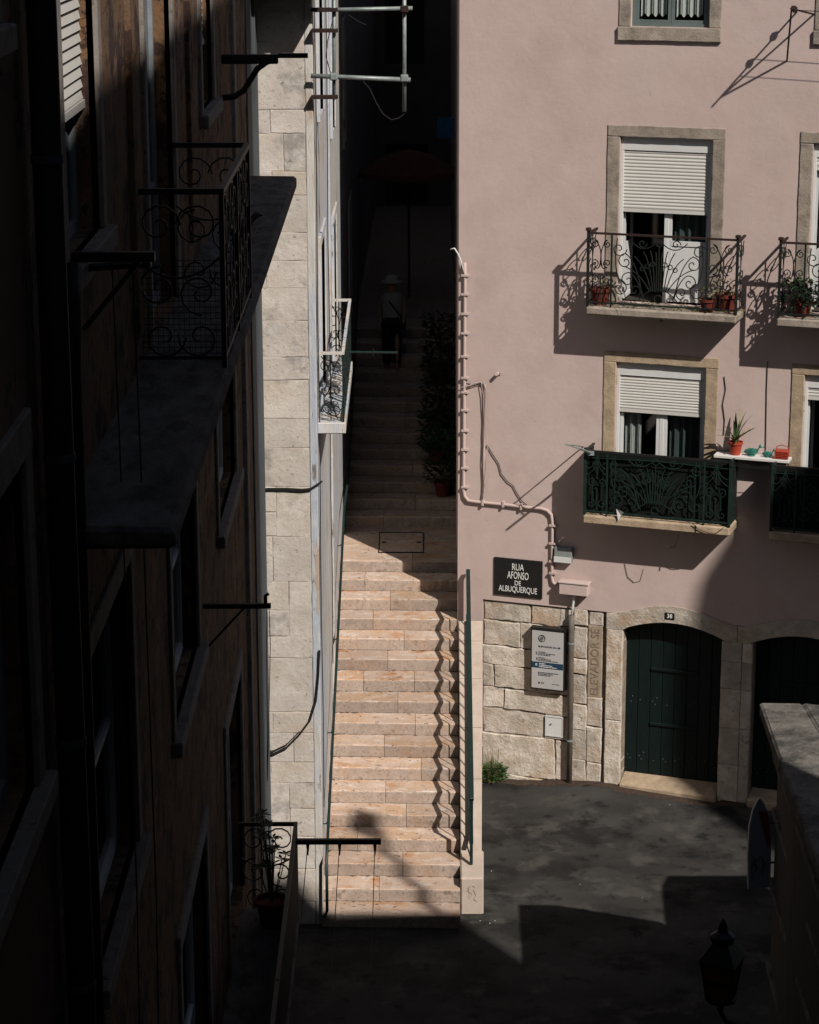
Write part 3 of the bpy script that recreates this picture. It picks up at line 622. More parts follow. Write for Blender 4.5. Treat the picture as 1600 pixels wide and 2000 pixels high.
# ------------------------------------------------------------------ things on the pink wall
def wall_thing(name, label, cat, S, out, z, group=None): return thing(name, label, cat, PW(S, out, z), -YAW, group)
def pot_mb(r, h): 
    return MB().lathe([(r*.68,0),(r*.95,h*.82),(r*1.08,h*.82),(r*1.08,h),(r*.92,h),(r*.88,h*.86),(.01,h*.86)], n=18)
def leaves_mb(n, spread, z0, z1, size, droop=.3, seed=1):
    rnd = random.Random(seed); mb = MB()
    for _ in range(n):
        a = rnd.uniform(0, 6.28); rr = spread*math.sqrt(rnd.random()); z = rnd.uniform(z0, z1)
        c = Vector((rr*math.cos(a), rr*math.sin(a), z)); d = Vector((math.cos(a+rnd.uniform(-1,1)), math.sin(a+rnd.uniform(-1,1)), rnd.uniform(-droop,.8))).normalized()
        s = d.cross(Vector((rnd.uniform(-.4,.4),rnd.uniform(-.4,.4),1))).normalized(); L = size*rnd.uniform(.6,1.3)
        nrm = s.cross(d); p0, p1, p2 = c, c+d*L*.5+nrm*L*.08, c+d*L
        mb.add([p0, p1+s*L*.24, p2, p1-s*L*.24], [(0,1,2),(0,2,3)])
    return mb
pots = [(2.30,-.02,7.84,.16,.24,'terracotta pot with dry stalks at the left end of the upper balcony'),(4.20,-.04,7.84,.17,.26,'large terracotta pot at the right end of the upper balcony'),(3.95,.1,7.84,.12,.19,'smaller terracotta pot beside the large one on the upper balcony')]
for i, (S, o, z, r, h, lb) in enumerate(pots):
    p = wall_thing('plant_pot', lb, 'plant pot', S, .28+o, z, 'pots on the upper balcony'); pot_mb(r, h).build('pot', 'terracotta', p, smooth=False); leaves_mb(60, r*.9, h*.8, h+.18, .07, .3, i+3).build('dry_plant', 'leaf_dry', p)
twg = MB(); rnd = random.Random(5)
for i in range(70):
    s = rnd.uniform(2.3,4.3); y = rnd.uniform(-.46,-.08); a = rnd.uniform(-1,1); twg.tube([PW(s,-y,7.842+rnd.uniform(0,.02)),PW(s+.09*math.cos(a),-y+.09*math.sin(a),7.85+rnd.uniform(0,.05)),PW(s+.18*math.cos(a),-y+.14*math.sin(a),7.845)], .004, 3)
o = twg.build('dry_twigs', 'leaf_dry'); o['kind'] = 'stuff'; o['label'] = 'dry twigs lying over the upper balcony floor'
p2 = wall_thing('plant_pot', 'dark leafy pot plant on the right hand upper balcony', 'plant pot', 5.3, .25, 7.84); pot_mb(.15,.22).build('pot', 'terracotta', p2); leaves_mb(260, .25, .15, .5, .11, .5, 8).build('foliage', 'leaf_dark', p2)
# shelf plank with its ornaments
PLZ = 5.69
pl = MB(); pl.box(4.08,5.20,-.27,-.02,PLZ-.045,PLZ); o = pl.build('shelf_plank', 'white_plank', bevel=.006); o.location = PW(0,0,0); o.rotation_euler = (0,0,-YAW); tag(o, 'white plank shelf fixed to the pink wall between two lower balconies', 'shelf')
sp = wall_thing('snake_plant', 'spiky striped plant in a red pot on the white plank', 'pot plant', 4.38, .15, PLZ)
pot_mb(.105,.20).build('pot', 'red_plastic', sp)
rnd = random.Random(2)
for i in range(11):
    a = rnd.uniform(0,6.28); h = [.46,.40,.34,.30,.26,.3,.22,.36,.2,.26,.3][i]; ln = [.06,.12,.18,.25,.3,.1,.32,.05,.3,.2,.28][i]; w = .026
    d = Vector((math.cos(a),math.sin(a),0)); s_ = Vector((-d.y,d.x,0)); mb = MB(); pr = []
    for q in range(6):
        t = q/5; c = d*(.02+ln*1.25*t*t)+Vector((0,0,.17+1.3*h*(t-.25*t*t*(1 if ln > .2 else 0)*1.6))); ww = 1.25*w*(1-t**2.2)+.001; pr.append((c-s_*ww, c+s_*ww))
    for (x, y) in pr: mb.v += [x, y]
    for q in range(5): mb.f.append((2*q,2*q+1,2*q+3,2*q+2))
    lf = mb.build('leaf', 'snake_leaf' if i % 3 else 'leaf_edge', sp)
def duck(S, sc, lb, flip):
    d = wall_thing('duck_figure', lb, 'figurine', S, .15, PLZ, 'green ducks on the plank')
    f = -1 if flip else 1
    mb = MB()
    rings = [(-.11,.055,.004),(-.085,.06,.028),(-.04,.06,.05),(.01,.06,.055),(.05,.065,.045),(.085,.075,.03),(.10,.11,.022),(.105,.135,.024),(.12,.15,.028),(.14,.148,.022),(.155,.145,.010),(.18,.138,.007)]
    for (x, z, r) in rings:
        for k in range(10): a = 2*math.pi*k/10; mb.v.append(Vector((f*x*sc, r*math.cos(a)*sc*.8, (z+r*math.sin(a))*sc)))
    for i in range(len(rings)-1):
        for k in range(10): mb.f.append((i*10+k, i*10+(k+1)%10, (i+1)*10+(k+1)%10, (i+1)*10+k))
    mb.f.append(tuple(range(10))); mb.build('body', 'green_glaze', d, smooth=True)
    mb = MB(); mb.lathe([(.05*sc,0),(.055*sc,.012*sc),(.02*sc,.02*sc)], n=10); mb.build('base', 'green_glaze', d)
duck(4.62, 1.05, 'larger green glazed duck beside the red pot on the plank', False); duck(4.86, .78, 'smaller green glazed duck next to the red basket', False)
bk_ = wall_thing('red_basket', 'small red plastic basket with handle at the right end of the plank', 'basket', 5.08, .16, PLZ)
mb = MB(); mb.hexa([(-.085,-.06,0),(.085,-.06,0),(.085,.06,0),(-.085,.06,0),(-.10,-.075,.13),(.10,-.075,.13),(.10,.075,.13),(-.10,.075,.13)]); mb.build('tub', 'red_plastic', bk_, bevel=.01)
mb = MB()
for i in range(5): mb.box(-.105,.105,-.08,-.055,.012+i*.024,.022+i*.024)
mb.build('ribs', 'red_plastic', bk_)
mb = MB(); mb.tube([(-.095,0,.12),(-.08,0,.18),(0,0,.205),(.08,0,.18),(.095,0,.12)], .007, 5); mb.build('handle', 'red_plastic', bk_)
# wall wires above the plank
mb = MB(); mb.tube([PW(s,.012,z) for s, z in (W(1415,735),W(1418,760),W(1412,790),W(1416,820),W(1414,850))], .006, 4); tag(mb.build('wall_cable', 'black_cable'), 'short dark wavy cable above the snake plant', 'cable')
mb = MB(); mb.tube([PW(s,.012,z) for s, z in (W(1500,705),W(1498,760),W(1497,820),W(1496,880))], .006, 4); tag(mb.build('wall_cable', 'black_cable'), 'straight dark cable above the green ducks', 'cable')

# street name plate
sg = wall_thing('street_sign', 'black plate with white hand lettering RUA AFONSO DE ALBUQUERQUE on pink wall', 'street sign', .997, .02, 3.41)
mb = MB(); mb.box(-.392,.392,-.004,.022,-.302,.302); mb.build('plate', 'sign_black', sg)
for s, z, h, w in (('RUA',.175,.108,.19),('AFONSO',.04,.118,.345),('DE',-.083,.075,.10),('ALBUQUERQUE',-.195,.112,.625)):
    t = text_mesh(s, h*1.38, 1, bold=0); x0 = min(p.x for p in t.v); x1 = max(p.x for p in t.v); y0 = min(p.y for p in t.v); y1 = max(p.y for p in t.v)
    t.v = [Vector(((p.x-(x0+x1)/2)*w/(x1-x0), -.007-p.z, z+(p.y-(y0+y1)/2)*h/(y1-y0))) for p in t.v]; t.build('lettering', 'sign_white', sg)
# information board of the lift
ib = wall_thing('information_board', 'framed white information board with navy band on the stone wall', 'sign', 1.52, .02, 2.155)
mb = MB(); mb.box(-.275,.275,-.09,.02,-.505,.505); mb.box(-.285,.285,-.10,.02,.47,.515); mb.build('case', 'sign_black', ib, bevel=.006)
mb = MB(); mb.box(-.255,.255,-.096,-.09,-.475,.465); mb.build('panel', 'board_white', ib)
mb = MB(); mb.box(-.254,.254,-.0985,-.0955,-.142,-.045); mb.build('band', 'board_navy', ib)
mb = MB(); mb.tube([(-.095+.052*math.cos(a), -.098, .345+.052*math.sin(a)) for a in [i*2*math.pi/24 for i in range(24)]], .0065, 4, closed=True); mb.tube([(-.095+.026*math.cos(a), -.098, .345+.026*math.sin(a)) for a in [R_(30+i*15) for i in range(20)]]+[(-.07,-.098,.343),(-.105,-.098,.343)], .006, 4); mb.build('logo', 'board_ink', ib)
def btext(s, x, z, h, w, m_):
    t = text_mesh(s, h*1.4, 1, 'LEFT', .0012); x0 = min(p.x for p in t.v); x1 = max(p.x for p in t.v); y0 = min(p.y for p in t.v); y1 = max(p.y for p in t.v)
    t.v = [Vector((x+(p.x-x0)*w/(x1-x0), -.0975-p.z*.8, z+(p.y-(y0+y1)/2)*h/(y1-y0))) for p in t.v]; t.build('lettering', m_, ib)
btext('ELEVADOR DA SÉ', -.15, .215, .032, .355, 'board_ink'); btext('2', -.195, .098, .042, .03, 'board_ink'); btext('1', -.18, .005, .042, .015, 'board_ink'); btext('0', -.195, -.09, .042, .03, 'sign_white')
mb = MB(); mw_ = MB(); rnd = random.Random(4)
def dashes(mb, z, x, w, h):
    xx = x
    while xx < x+w:
        l = rnd.uniform(.012,.045); mb.box(xx, min(xx+l, x+w), -.099, -.0962, z-h/2, z+h/2); xx += l+.008
for z, w in ((.122,.10),(.098,.26),(.074,.18),(.028,.10),(.004,.19),(-.02,.30)): dashes(mb, z, -.135, w, .012)
for z, w in ((-.215,.33),(-.238,.24),(-.26,.20)): dashes(mb, z, -.15, w, .012)
dashes(mb, -.385, -.10, .05, .016); dashes(mb, -.39, .08, .12, .008); mb.box(-.145,-.118,-.099,-.0962,-.40,-.373)
for z, w in ((-.07,.10),(-.095,.22),(-.12,.29)): dashes(mw_, z, -.135, w, .012)
mb.build('small_print', 'board_ink', ib); mw_.build('small_print', 'sign_white', ib)
for z in (.09,.0): q = MB(); q.box(-.150,-.146,-.099,-.0962,z-.035,z+.035); q.build('rule', 'board_ink', ib)
# number plate, meter hatch, boxes, downpipe
nb = wall_thing('number_plate', 'small black door number plate reading 38 on the arch', 'number plate', 3.425, .022, 3.045)
mb = MB(); mb.box(-.075,.075,-.008,.0,-.052,.052); mb.build('plate', 'sign_black', nb)
t = text_mesh('38', .09, 1, bold=.0012); t.v = [Vector((p.x*.95,-.010-p.z,p.y)) for p in t.v]; t.build('numerals', 'sign_white', nb)
mc = wall_thing('meter_hatch', 'small white metal meter hatch low in the stone wall', 'hatch', 1.615, .0, 1.03)
mb = MB(); frame_box(mb, -.15, .15, -.012, .03, -.17, .17, .02); mb.build('frame', 'pvc_white', mc)
mb = MB(); mb.box(-.128,.128,-.004,.02,-.148,.148); dd = mb.build('door', 'pvc_white', mc); mb = MB(); mb.tube([(-.06,-.004,.03),(-.06,-.018,.03)], .012, 8); mb.build('lock', 'board_ink', dd)
lb_ = wall_thing('wall_lamp_box', 'small grey metal box fixed beside the vertical conduit', 'box', 1.735, .0, 3.87)
mb = MB(); mb.hexa([(-.14,-.10,-.12),(.14,-.10,-.12),(.14,0,-.12),(-.14,0,-.12),(-.14,-.085,.12),(.14,-.085,.12),(.14,0,.12),(-.14,0,.12)]); mb.build('housing', 'box_grey', lb_, bevel=.006)
mb = MB(); mb.box(-.138,.138,-.106,-.09,-.118,-.03); mb.build('lens', 'pvc_white', lb_)
jb_ = wall_thing('junction_box', 'pink painted electrical junction box above the downpipe', 'junction box', 1.93, .0, 3.365)
mb = MB(); mb.box(-.23,.23,-.17,.0,-.105,.085); mb.build('box', 'pink_plaster', jb_, bevel=.012)
mb = MB(); mb.box(-.245,.245,-.185,.0,.075,.11); mb.build('lid', 'pink_plaster', jb_, bevel=.01)
dp = wall_thing('downpipe', 'grey vertical drain pipe between information board and carved panel', 'pipe', 1.88, .05, .1)
mb = MB(); mb.tube([(0,0,0),(0,0,2.62),(0,0,2.8)], .048, 10); mb.build('pipe', 'pipe_taupe', dp, smooth=True)
mb = MB(); mb.tube([(0,0,2.75),(.02,-.02,2.95),(.05,-.03,3.15),(.05,-.02,3.3)], .02, 7); mb.build('cable_tail', 'pvc_white', dp, smooth=True)
for z in (.75,2.35): mb = MB(); mb.tube([(0,0,z-.015),(0,0,z+.015)], .055, 10); mb.build('collar', 'box_grey', dp)
# conduits
cd = wall_thing('conduit', 'pink painted cable conduit running down the corner and along the wall', 'conduit', .1, .03, 3.4)
def wl(pts, out=.03): return [Vector((W(x,y)[0]-.1, -(out-.03), W(x,y)[1]-3.4)) for x, y in pts]
mb = MB(); path = wl([(909,512),(910,540),(909,700),(908,850),(907,955)])+wl([(909,968),(916,977),(930,979)])+wl([(990,985),(1030,990),(1058,992)])+wl([(1070,996),(1078,1004),(1080,1018)])+wl([(1080,1060),(1079,1125)])+wl([(1081,1136),(1090,1143),(1097,1146)])
mb.tube(path, .026, 8); mb.build('main_pipe', 'pink_plaster', cd, smooth=True)
for (x, y, hv) in [(909,y,0) for y in (537,574,612,650,695,737,765,800,840,877,913,950)]+[(945,981,1),(985,984,1),(1020,989,1)]+[(1080,y,0) for y in (1025,1060,1095,1118)]:
    S, z = W(x, y); mb = MB(); c = Vector((S-.1,-.004,z-3.4))
    if hv: mb.box(c.x-.015,c.x+.015,c.y-.033,c.y+.034,c.z-.04,c.z+.05)
    else: mb.box(c.x-.045,c.x+.06,c.y-.033,c.y+.034,c.z-.015,c.z+.015)
    mb.build('clamp', 'pink_plaster', cd)
mb = MB(); mb.tube(wl([(909,760),(925,748),(940,744),(948,752),(949,790),(946,850),(948,905),(946,960),(943,975)]), .016, 6); mb.build('branch_pipe', 'pink_plaster', cd, smooth=True)
mb = MB()
for pts in ([(905,738),(925,742),(945,740),(951,760),(950,820),(955,870),(950,930),(946,975)],[(902,755),(920,752),(942,745),(946,770),(949,830),(946,900),(949,960)]): mb.tube(wl(pts,.05), .006, 4)
mb.build('loose_wires', 'pink_plaster', cd)
mb = MB(); mb.tube(wl([(882,486),(890,484),(897,495),(903,510),(908,530)], .05), .012, 5); mb.tube(wl([(897,495),(906,520),(910,536)], .05), .008, 5); mb.build('cable_end', 'pvc_white', cd, smooth=True)
mb = MB(); pts = [(952,868),(962,885),(975,905),(980,925),(992,940),(1003,948),(1010,962),(1020,978),(1030,986)]; mb.tube([PW(W(*q)[0],.02,W(*q)[1]) for q in pts], .007, 4); tag(mb.build('wall_cable', 'black_cable'), 'wavy dark cable running down to the horizontal conduit', 'cable')
mb = MB(); S, z = W(973,730); mb.tube([PW(S,0,z),PW(S,.09,z+.01)], .028, 8); mb.tube([PW(S+.03,.02,z+.02),PW(S+.07,.04,z+.03)], .01, 5); tag(mb.build('pipe_stub', 'pink_plaster'), 'tiny pink pipe stub sticking out of the plain wall', 'pipe')
# clothes line brackets
def px(x, y, out): return hit(x, y, PA+PN*out, PN)
b1 = thing('line_bracket', 'rusty triangular clothes line bracket on the wall near the top right', 'bracket', px(1548,22,0), 0)
tip = px(1546,17,.90)
for q in ((1556,24),(1590,28),(1537,119)):
    mb = MB(); mb.tube([px(*q,0), tip], .014, 5); mb.build('strut', 'rust_iron', b1, world=True)
d = (tip-px(1556,24,0)); mb = MB(); mb.tube([tip, tip+d*.12], .014, 5); mb.build('tip', 'rust_iron', b1, world=True)
for f in (.3,.62): c = px(1556,24,0)+d*f; mb = MB(); mb.box(c.x-.03,c.x+.03,c.y-.02,c.y+.02,c.z-.02,c.z+.06); mb.build('pulley', 'rust_iron', b1, world=True)
for f, dz in ((.55,.0),(.75,.02)):
    c = px(1556,24,0)+d*f; mb = MB(); mb.tube([c, c+PD*1.2+Vector((0,0,-.05)), c+PD*2.6], .004, 4); mb.build('line', 'black_cable', b1, world=True)
b2 = thing('line_bracket', 'grey metal clothes line bracket left of the lower balcony', 'bracket', px(1165,885,0), 0)
tip = px(1131,876,1.15); w0 = px(1172,892,0); w1 = px(1140,872,0)
mb = MB(); mb.tube([w0, tip], .018, 5); mb.build('strut', 'galvanised', b2, world=True)
tip2 = px(1105,868,.85); mb = MB(); mb.tube([w1, tip2], .010, 5); mb.build('strut', 'galvanised', b2, world=True)
mb = MB(); mb.tube([tip2, w0+(tip-w0)*.8], .010, 5); mb.build('cross_bar', 'galvanised', b2, world=True)
mb = MB(); c = w0+(tip-w0)*.45; mb.box(c.x-.05,c.x+.05,c.y-.03,c.y+.03,c.z-.03,c.z+.03); mb.build('pulley', 'galvanised', b2, world=True)
for o_, wh in ((.28,'hindmost'),(.36,'middle'),(.44,'front')): 
    mb = MB(); mb.tube([PW(4.40,o_+.08,5.62),PW(4.72,o_+.08,5.585),PW(5.0,o_+.08,5.61)], .004, 4); tag(mb.build('clothes_line', 'black_cable'), wh+' of three thin clothes lines stretched between the two lower balconies', 'line', 'lines between lower balconies')
mb = MB(); c = PW(2.72,.50,4.66); mb.add([PW(2.68,.52,4.80),PW(2.80,.53,4.76),PW(2.72,.54,4.62),PW(2.75,.50,4.70)], [(0,1,3),(1,2,3),(0,3,2)]); tag(mb.build('white_rag', 'board_white'), 'small white rag caught at the foot of the lower balcony railing', 'rag')
mb = MB(); mb.tube([PW(s_,.53,z_) for s_, z_ in ((3.85,4.68),(3.95,4.60),(4.1,4.555),(4.22,4.57),(4.32,4.66))], .006, 4); mb.tube([PW(3.9,.515,4.66),PW(3.905,.52,4.5)], .008, 4); tag(mb.build('hanging_cable', 'black_cable'), 'dark cable looped over the edge of the lower balcony slab', 'cable')
mb = MB(); mb.tube([PW(s_,.52,z_) for s_, z_ in ((3.35,4.55),(3.40,4.35),(3.5,4.27),(3.6,4.30),(3.65,4.5))], .006, 4); tag(mb.build('hanging_cable', 'black_cable'), 'dark cable loop hanging below the middle of the lower balcony', 'cable')
# weeds
wd = thing('weed_clump', 'tuft of green weeds growing at the foot of the stone wall', 'weeds', PW(.62,.12,.02), 0)
mb = leaves_mb(420, .22, .0, .26, .10, .1, 21); mb.v = [Vector((p.x*1.0, p.y*.5, p.z)) for p in mb.v]; mb.build('foliage', 'leaf_green', wd)
mb = MB(); rnd = random.Random(9)
for i in range(70):
    a = rnd.uniform(0,6.28); r = rnd.uniform(.02,.2); h = rnd.uniform(.25,.62); mb.tube([(r*math.cos(a),r*.45*math.sin(a),0),(r*1.2*math.cos(a),r*.5*math.sin(a),h*.6),(r*1.6*math.cos(a)-.03,r*.6*math.sin(a),h)], .0035, 3, r2=.001)
mb.build('stalks', 'leaf_dry', wd)

mb = MB(); rnd = random.Random(77); n_ = 60
for i in range(n_+1):
    S = .42+(4.7-.42)*i/n_; wd_ = rnd.uniform(.03,.10)+.05*math.sin(i*.5)**2
    for o_ in (-.02, .04+wd_*.5, .06+wd_):
        if D1[0]-.05 < S < D1[1]+.05: o_ += .09
        p = PW(S, o_, 0); mb.v.append(Vector((p.x,p.y,gz(p.x,p.y)+(.03 if o_ < .1 and not (D1[0]-.05 < S < D1[1]+.05) else .012)*(1 if o_ < .06+wd_*.8 else .15))))
for i in range(n_): mb.f += [(3*i,3*i+3,3*i+4,3*i+1),(3*i+1,3*i+4,3*i+5,3*i+2)]
o = mb.build('gutter_dirt', 'dirt', smooth=True); o['kind'] = 'stuff'; o['label'] = 'strip of dark dirt gathered along the foot of the pink house'

# ------------------------------------------------------------------ stone house left of the stairs
sh = thing('stone_house', 'narrow house of pale limewashed stone blocks at the left of the stairs', 'house', (-1.6, 30.75, 0))
FY = 30.75
mb = MB(); mb.box(-2.6, -1.235, FY+.012, FY+.3, 0, 15); mb.build('mortar_bed', 'lime_mortar', sh, world=True)
def fstone(x0, x1, z0, z1):
    n0 = len(bpy.data.objects); return stone((x0+1.6, x1+1.6, z0, z1), random.uniform(-.006,.006), 'wall_stone', 'stone', depth=.05, jitter=.009, par=sh, amp=.002, gap=.002, rim=.010, cut=rnd.choice([.001,.002,.004,.008]))
z = 0.35; rnd = random.Random(11); alt = 0
fstone(-2.3,-1.30,0,.35)
while z < 13.0:
    kind = rnd.random(); h = rnd.choice([.30,.36,.42,.48,.52])
    if kind < .35:      # one tall block beside two or three low ones
        H = rnd.uniform(.62,.92); xm = rnd.uniform(-1.95,-1.6); k2 = rnd.uniform(.4,.6)*H
        cols = [(-2.35,xm),(xm,-1.30)]; rnd.shuffle(cols)
        fstone(*cols[0], z, z+H); fstone(*cols[1], z, z+k2); fstone(*cols[1], z+k2, z+H); z += H
    else:
        xs2 = [-2.35,-1.30]
        if rnd.random() < .65: xs2.insert(1, rnd.uniform(-1.98,-1.5))
        for a, b in zip(xs2, xs2[1:]): fstone(a, b, z, z+h)
        z += h
mb = MB(); mb.grid(0, 17, 0, .085, [], lambda a, b, d: Vector((-1.31+b+.012*math.sin(a*2), FY-.012, a)), 0, .3)
mb = MB(); mb.prism([(-1.305,FY-.010,0),(-1.2,FY-.012,0),(-1.2,FY+.2,0),(-1.305,FY+.2,0)], [(-1.305,FY-.010,14.9),(-1.2,FY-.012,14.9),(-1.2,FY+.2,14.9),(-1.305,FY+.2,14.9)])
mb.build('corner_plaster', 'white_paint_peel', sh, world=True, bevel=.012)
def af(Y, z, d): return Vector((AX(Y)-d, Y, z))
ah = [(32.3,33.9,10.85,13.2),(32.2,33.8,7.0,9.2),(36.2,37.6,10.2,12.4),(36.2,37.6,6.6,8.9),(43,44.2,6,8.2),(41,42,9.5,11.5)]
mb = MB(); mb.grid(FY+.1, 62, 0, 15, ah, af, .25, 1.0); mb.build('alley_wall', 'white_paint_peel', sh, world=True, weld=True)
for (a, b, c, d_) in ah:
    mb = MB(); mb.box(AX(a)-.24, AX(a)-.2, a, b, c, d_); wn = mb.build('window', 'green_iron', sh, world=True)
    for (p, q, r, s) in ((a-.16,a,c,d_+.14),(b,b+.16,c,d_+.14),(a,b,d_,d_+.14)):
        mb = MB(); mb.box(AX(a)-.05, AX(b)+.02, p, q, r, s); mb.build('surround', 'white_paint_peel', wn, world=True, bevel=.006)
for (y0, y1) in ((35.0,35.25),):
    mb = MB(); mb.box(AX(y0)-.05, AX(y1)+.03, y0, y1, 0 if y0 > 35 else .2, 13.5); mb.build('pilaster', 'white_paint_peel', sh, world=True, bevel=.006)
for y, z0, z1 in ((30.86,4.2,13),(31.35,1.5,12.6),(34.6,2.5,12.8)):
    mb = MB(); mb.tube([(AX(y)+.02+.006*math.sin(q*2.1), y+.02*math.sin(q), z0+(z1-z0)*q/8) for q in range(9)], .009, 4); tag(mb.build('wall_cable', 'black_cable', origin=(AX(y),y,z0)), {30.86:'dark cable running up the corner of the stone house',31.35:'thin dark cable on the white alley wall near the corner',34.6:'dark cable on the white alley wall beyond the small balcony'}[y], 'cable')
# tiled eave that shades the top of the stone front
ev = MB(); ev.box(-2.9,-1.0,FY-.72,FY+.05,12.62,12.70); evo = ev.build('eave', 'wall_retain', sh, world=True)
for i in range(9):
    x = -2.85+i*.21; mb = MB(); mb.tube([(x,FY-.80,12.70),(x,FY+.05,12.90)], .07, 8); mb.build('roof_tile', 'roof_tile', evo, world=True)
rf = MB(); rf.add([(-2.9,FY-.72,12.78),(-1.0,FY-.72,12.78),(-1.0,FY+4,14.4),(-2.9,FY+4,14.4)], [(0,1,2,3)]); rf.build('roof_slope', 'roof_tile', sh, world=True)
mb = MB(); mb.add([(-1.2,62,0),(-9,62,0),(-9,62,15),(-1.2,62,15)],[(0,1,2,3)]); mb.add([(-9,FY+.3,0),(-9,62,0),(-9,62,15),(-9,FY+.3,15)],[(0,1,2,3)]); mb.add([(-9,FY+.3,15),(-1.2,FY+.3,15),(-.86,62,15),(-9,62,15)],[(0,1,2,3)]); mb.build('back_walls', 'dim_house', sh, world=True)
# little balcony on the alley side
sb = MB(); sb.box(AX(31.5)-.02, AX(31.5)+.37, 31.3, 35.4, 6.83, 6.98); ab = sb.build('balcony', 'white_paint_peel', sh, world=True, bevel=.012)
xo = AX(31.5)+.34; zr = 7.92
mb = MB(); mb.box(xo-.02,xo+.02,31.35,35.35,zr-.025,zr+.01); mb.box(AX(31.4),xo+.02,31.33,31.37,zr-.025,zr+.011); mb.box(AX(35.3),xo+.02,35.31,35.35,zr-.025,zr+.011); mb.build('top_rail', 'white_paint_peel', ab, world=True)
mb = MB(); mb.box(xo-.012,xo+.012,31.35,35.35,7.02,7.05); mb.build('bottom_rail', 'green_iron', ab, world=True)
for y in (31.35,32.7,34,35.33): mb = MB(); mb.box(xo-.012,xo+.012,y-.012,y+.012,6.98,zr-.02); mb.build('post', 'green_iron', ab, world=True)
sc = MB()
for k in range(3):
    y0 = 31.4+k*1.33; L, _ = railing_lines(y0, y0+1.25, 7.05, zr-.03, 0)
    for p in L: sc.tube([(xo,y,z) for y, z in p], .010, 4)
for y in (31.36, 35.3):
    for p in side_lines(AX(31.4)+.03, xo-.02, 7.0, zr-.03): sc.tube([(x,y,z) for x, z in p], .009, 4)
sc.build('scrollwork', 'old_iron', ab, world=True)
mb = MB(); a = Vector((xo,31.5,7.9)); mb.tube([a, a+Vector((.72,.1,-.03))], .014, 6); mb.tube([a+Vector((.40,.05,-.07)),a+Vector((.40,.05,.04))], .006, 4); tag(mb.build('line_rod', 'green_iron', origin=a), 'thin green rod sticking out from the small alley balcony', 'rod')
# wavy cables on the stone front
mb = MB(); pts = [(500,958),(525,955),(560,955),(590,957),(607,955),(615,925),(622,905)]; mb.tube([atY(x,y,FY-.03) for x, y in pts[:5]]+[Vector((-1.18,30.72,atY(610,945,30.7).z)),Vector((-1.17,31.2,6.2))], .016, 5); tag(mb.build('wall_cable', 'black_cable'), 'thick dark cable crossing the stone front horizontally', 'cable')
mb = MB(); pts = [(519,1474),(535,1472),(560,1460),(585,1435),(605,1408),(617,1370),(622,1320),(624,1270)]; mb.tube([atY(x,y,FY-.04) for x, y in pts], .014, 5); mb.tube([atY(x,y-6,FY-.03) for x, y in pts[:4]], .008, 4); tag(mb.build('wall_cable', 'black_cable'), 'dark cable sagging in a curve low on the stone front', 'cable')
mb = MB(); pts = [(501,610),(505,760),(508,860),(506,960)]; mb.tube([atY(x,y,FY-.03) for x, y in pts], .010, 4); tag(mb.build('wall_cable', 'black_cable'), 'thin vertical cable at the left edge of the stone front', 'cable')
# galvanised pipe frame with antenna cable
pf_ = thing('scaffold_pipes', 'galvanised pipe frame clamped to the house corner above the alley', 'scaffold', (-1.2, 30.7, 11))
Yp = 30.62
def pw(x, y): return atY(x, y, Yp)
for a, b, r in (((612,20),(806,16),.027),((607,148),(802,156),.03)): mb = MB(); mb.tube([pw(*a),pw(*b)], r, 8); mb.build('horizontal_pipe', 'galvanised', pf_, world=True, smooth=True)
for a, b, r in (((790,-60),(790,219),.027),((653,-40),(652,195),.024)):
    mb = MB(); p, q = pw(*a), pw(*b); p.y += .06; q.y += .06; mb.tube([p,q], r, 8); mb.build('vertical_pipe', 'galvanised', pf_, world=True, smooth=True)
for c in ((790,18),(790,153),(652,150)):
    p = pw(*c); mb = MB(); mb.box(p.x-.05,p.x+.05,p.y-.045,p.y+.11,p.z-.045,p.z+.045); mb.build('clamp', 'rust_iron' if c[1] < 30 else 'galvanised', pf_, world=True, bevel=.015)
for y in (60,190,19):
    p, q = pw(608,y), pw(660,y); mb = MB(); mb.box(p.x,q.x,p.y-.03,p.y+.1,p.z-.022,p.z+.022); mb.build('strap', 'rust_iron', pf_, world=True)
mb = MB(); mb.tube([pw(*q) for q in ((705,154),(722,172),(735,200),(748,222),(765,234),(780,230),(790,222))], .008, 4); mb.tube([pw(*q) for q in ((680,28),(700,42),(715,48))], .006, 4); mb.tube([pw(*q) for q in ((650,40),(640,80),(637,110),(645,140),(652,150))], .008, 4); mb.build('antenna_cable', 'black_cable', pf_, world=True)

# ------------------------------------------------------------------ shaded house along the left
LX = -1.95
lh_ = thing('ochre_house', 'ochre house with peeling plaster in deep shade along the left side', 'house', (LX, 20, 0))
def lf_(Y, z, d): return Vector((LX-d+ (.25*(12.5-z)/12.5*0), Y, z))
LW = [(13.62,15.2,11.95,14.2,'a'),(18.0,20.05,10.66,13.6,'b'),(22.9,24.25,11.9,14.0,'c'),(13.85,16.0,7.45,9.55,'d'),(18.8,21.1,7.22,9.4,'e'),(23.7,26.2,7.6,9.5,'f'),(18.7,21.3,2.6,5.35,'g'),(23.9,26.2,2.6,5.3,'h'),(8.6,11.75,9.55,11.3,'n'),(9.2,11.5,13.45,15,'m'),(14.2,16.2,2.8,5.2,'k')]
mb = MB(); mb.grid(-10, 30.72, 0, 15.2, [w[:4] for w in LW], lf_, .22, .6); mb.build('wall', 'ochre_wall', lh_, world=True, weld=True)
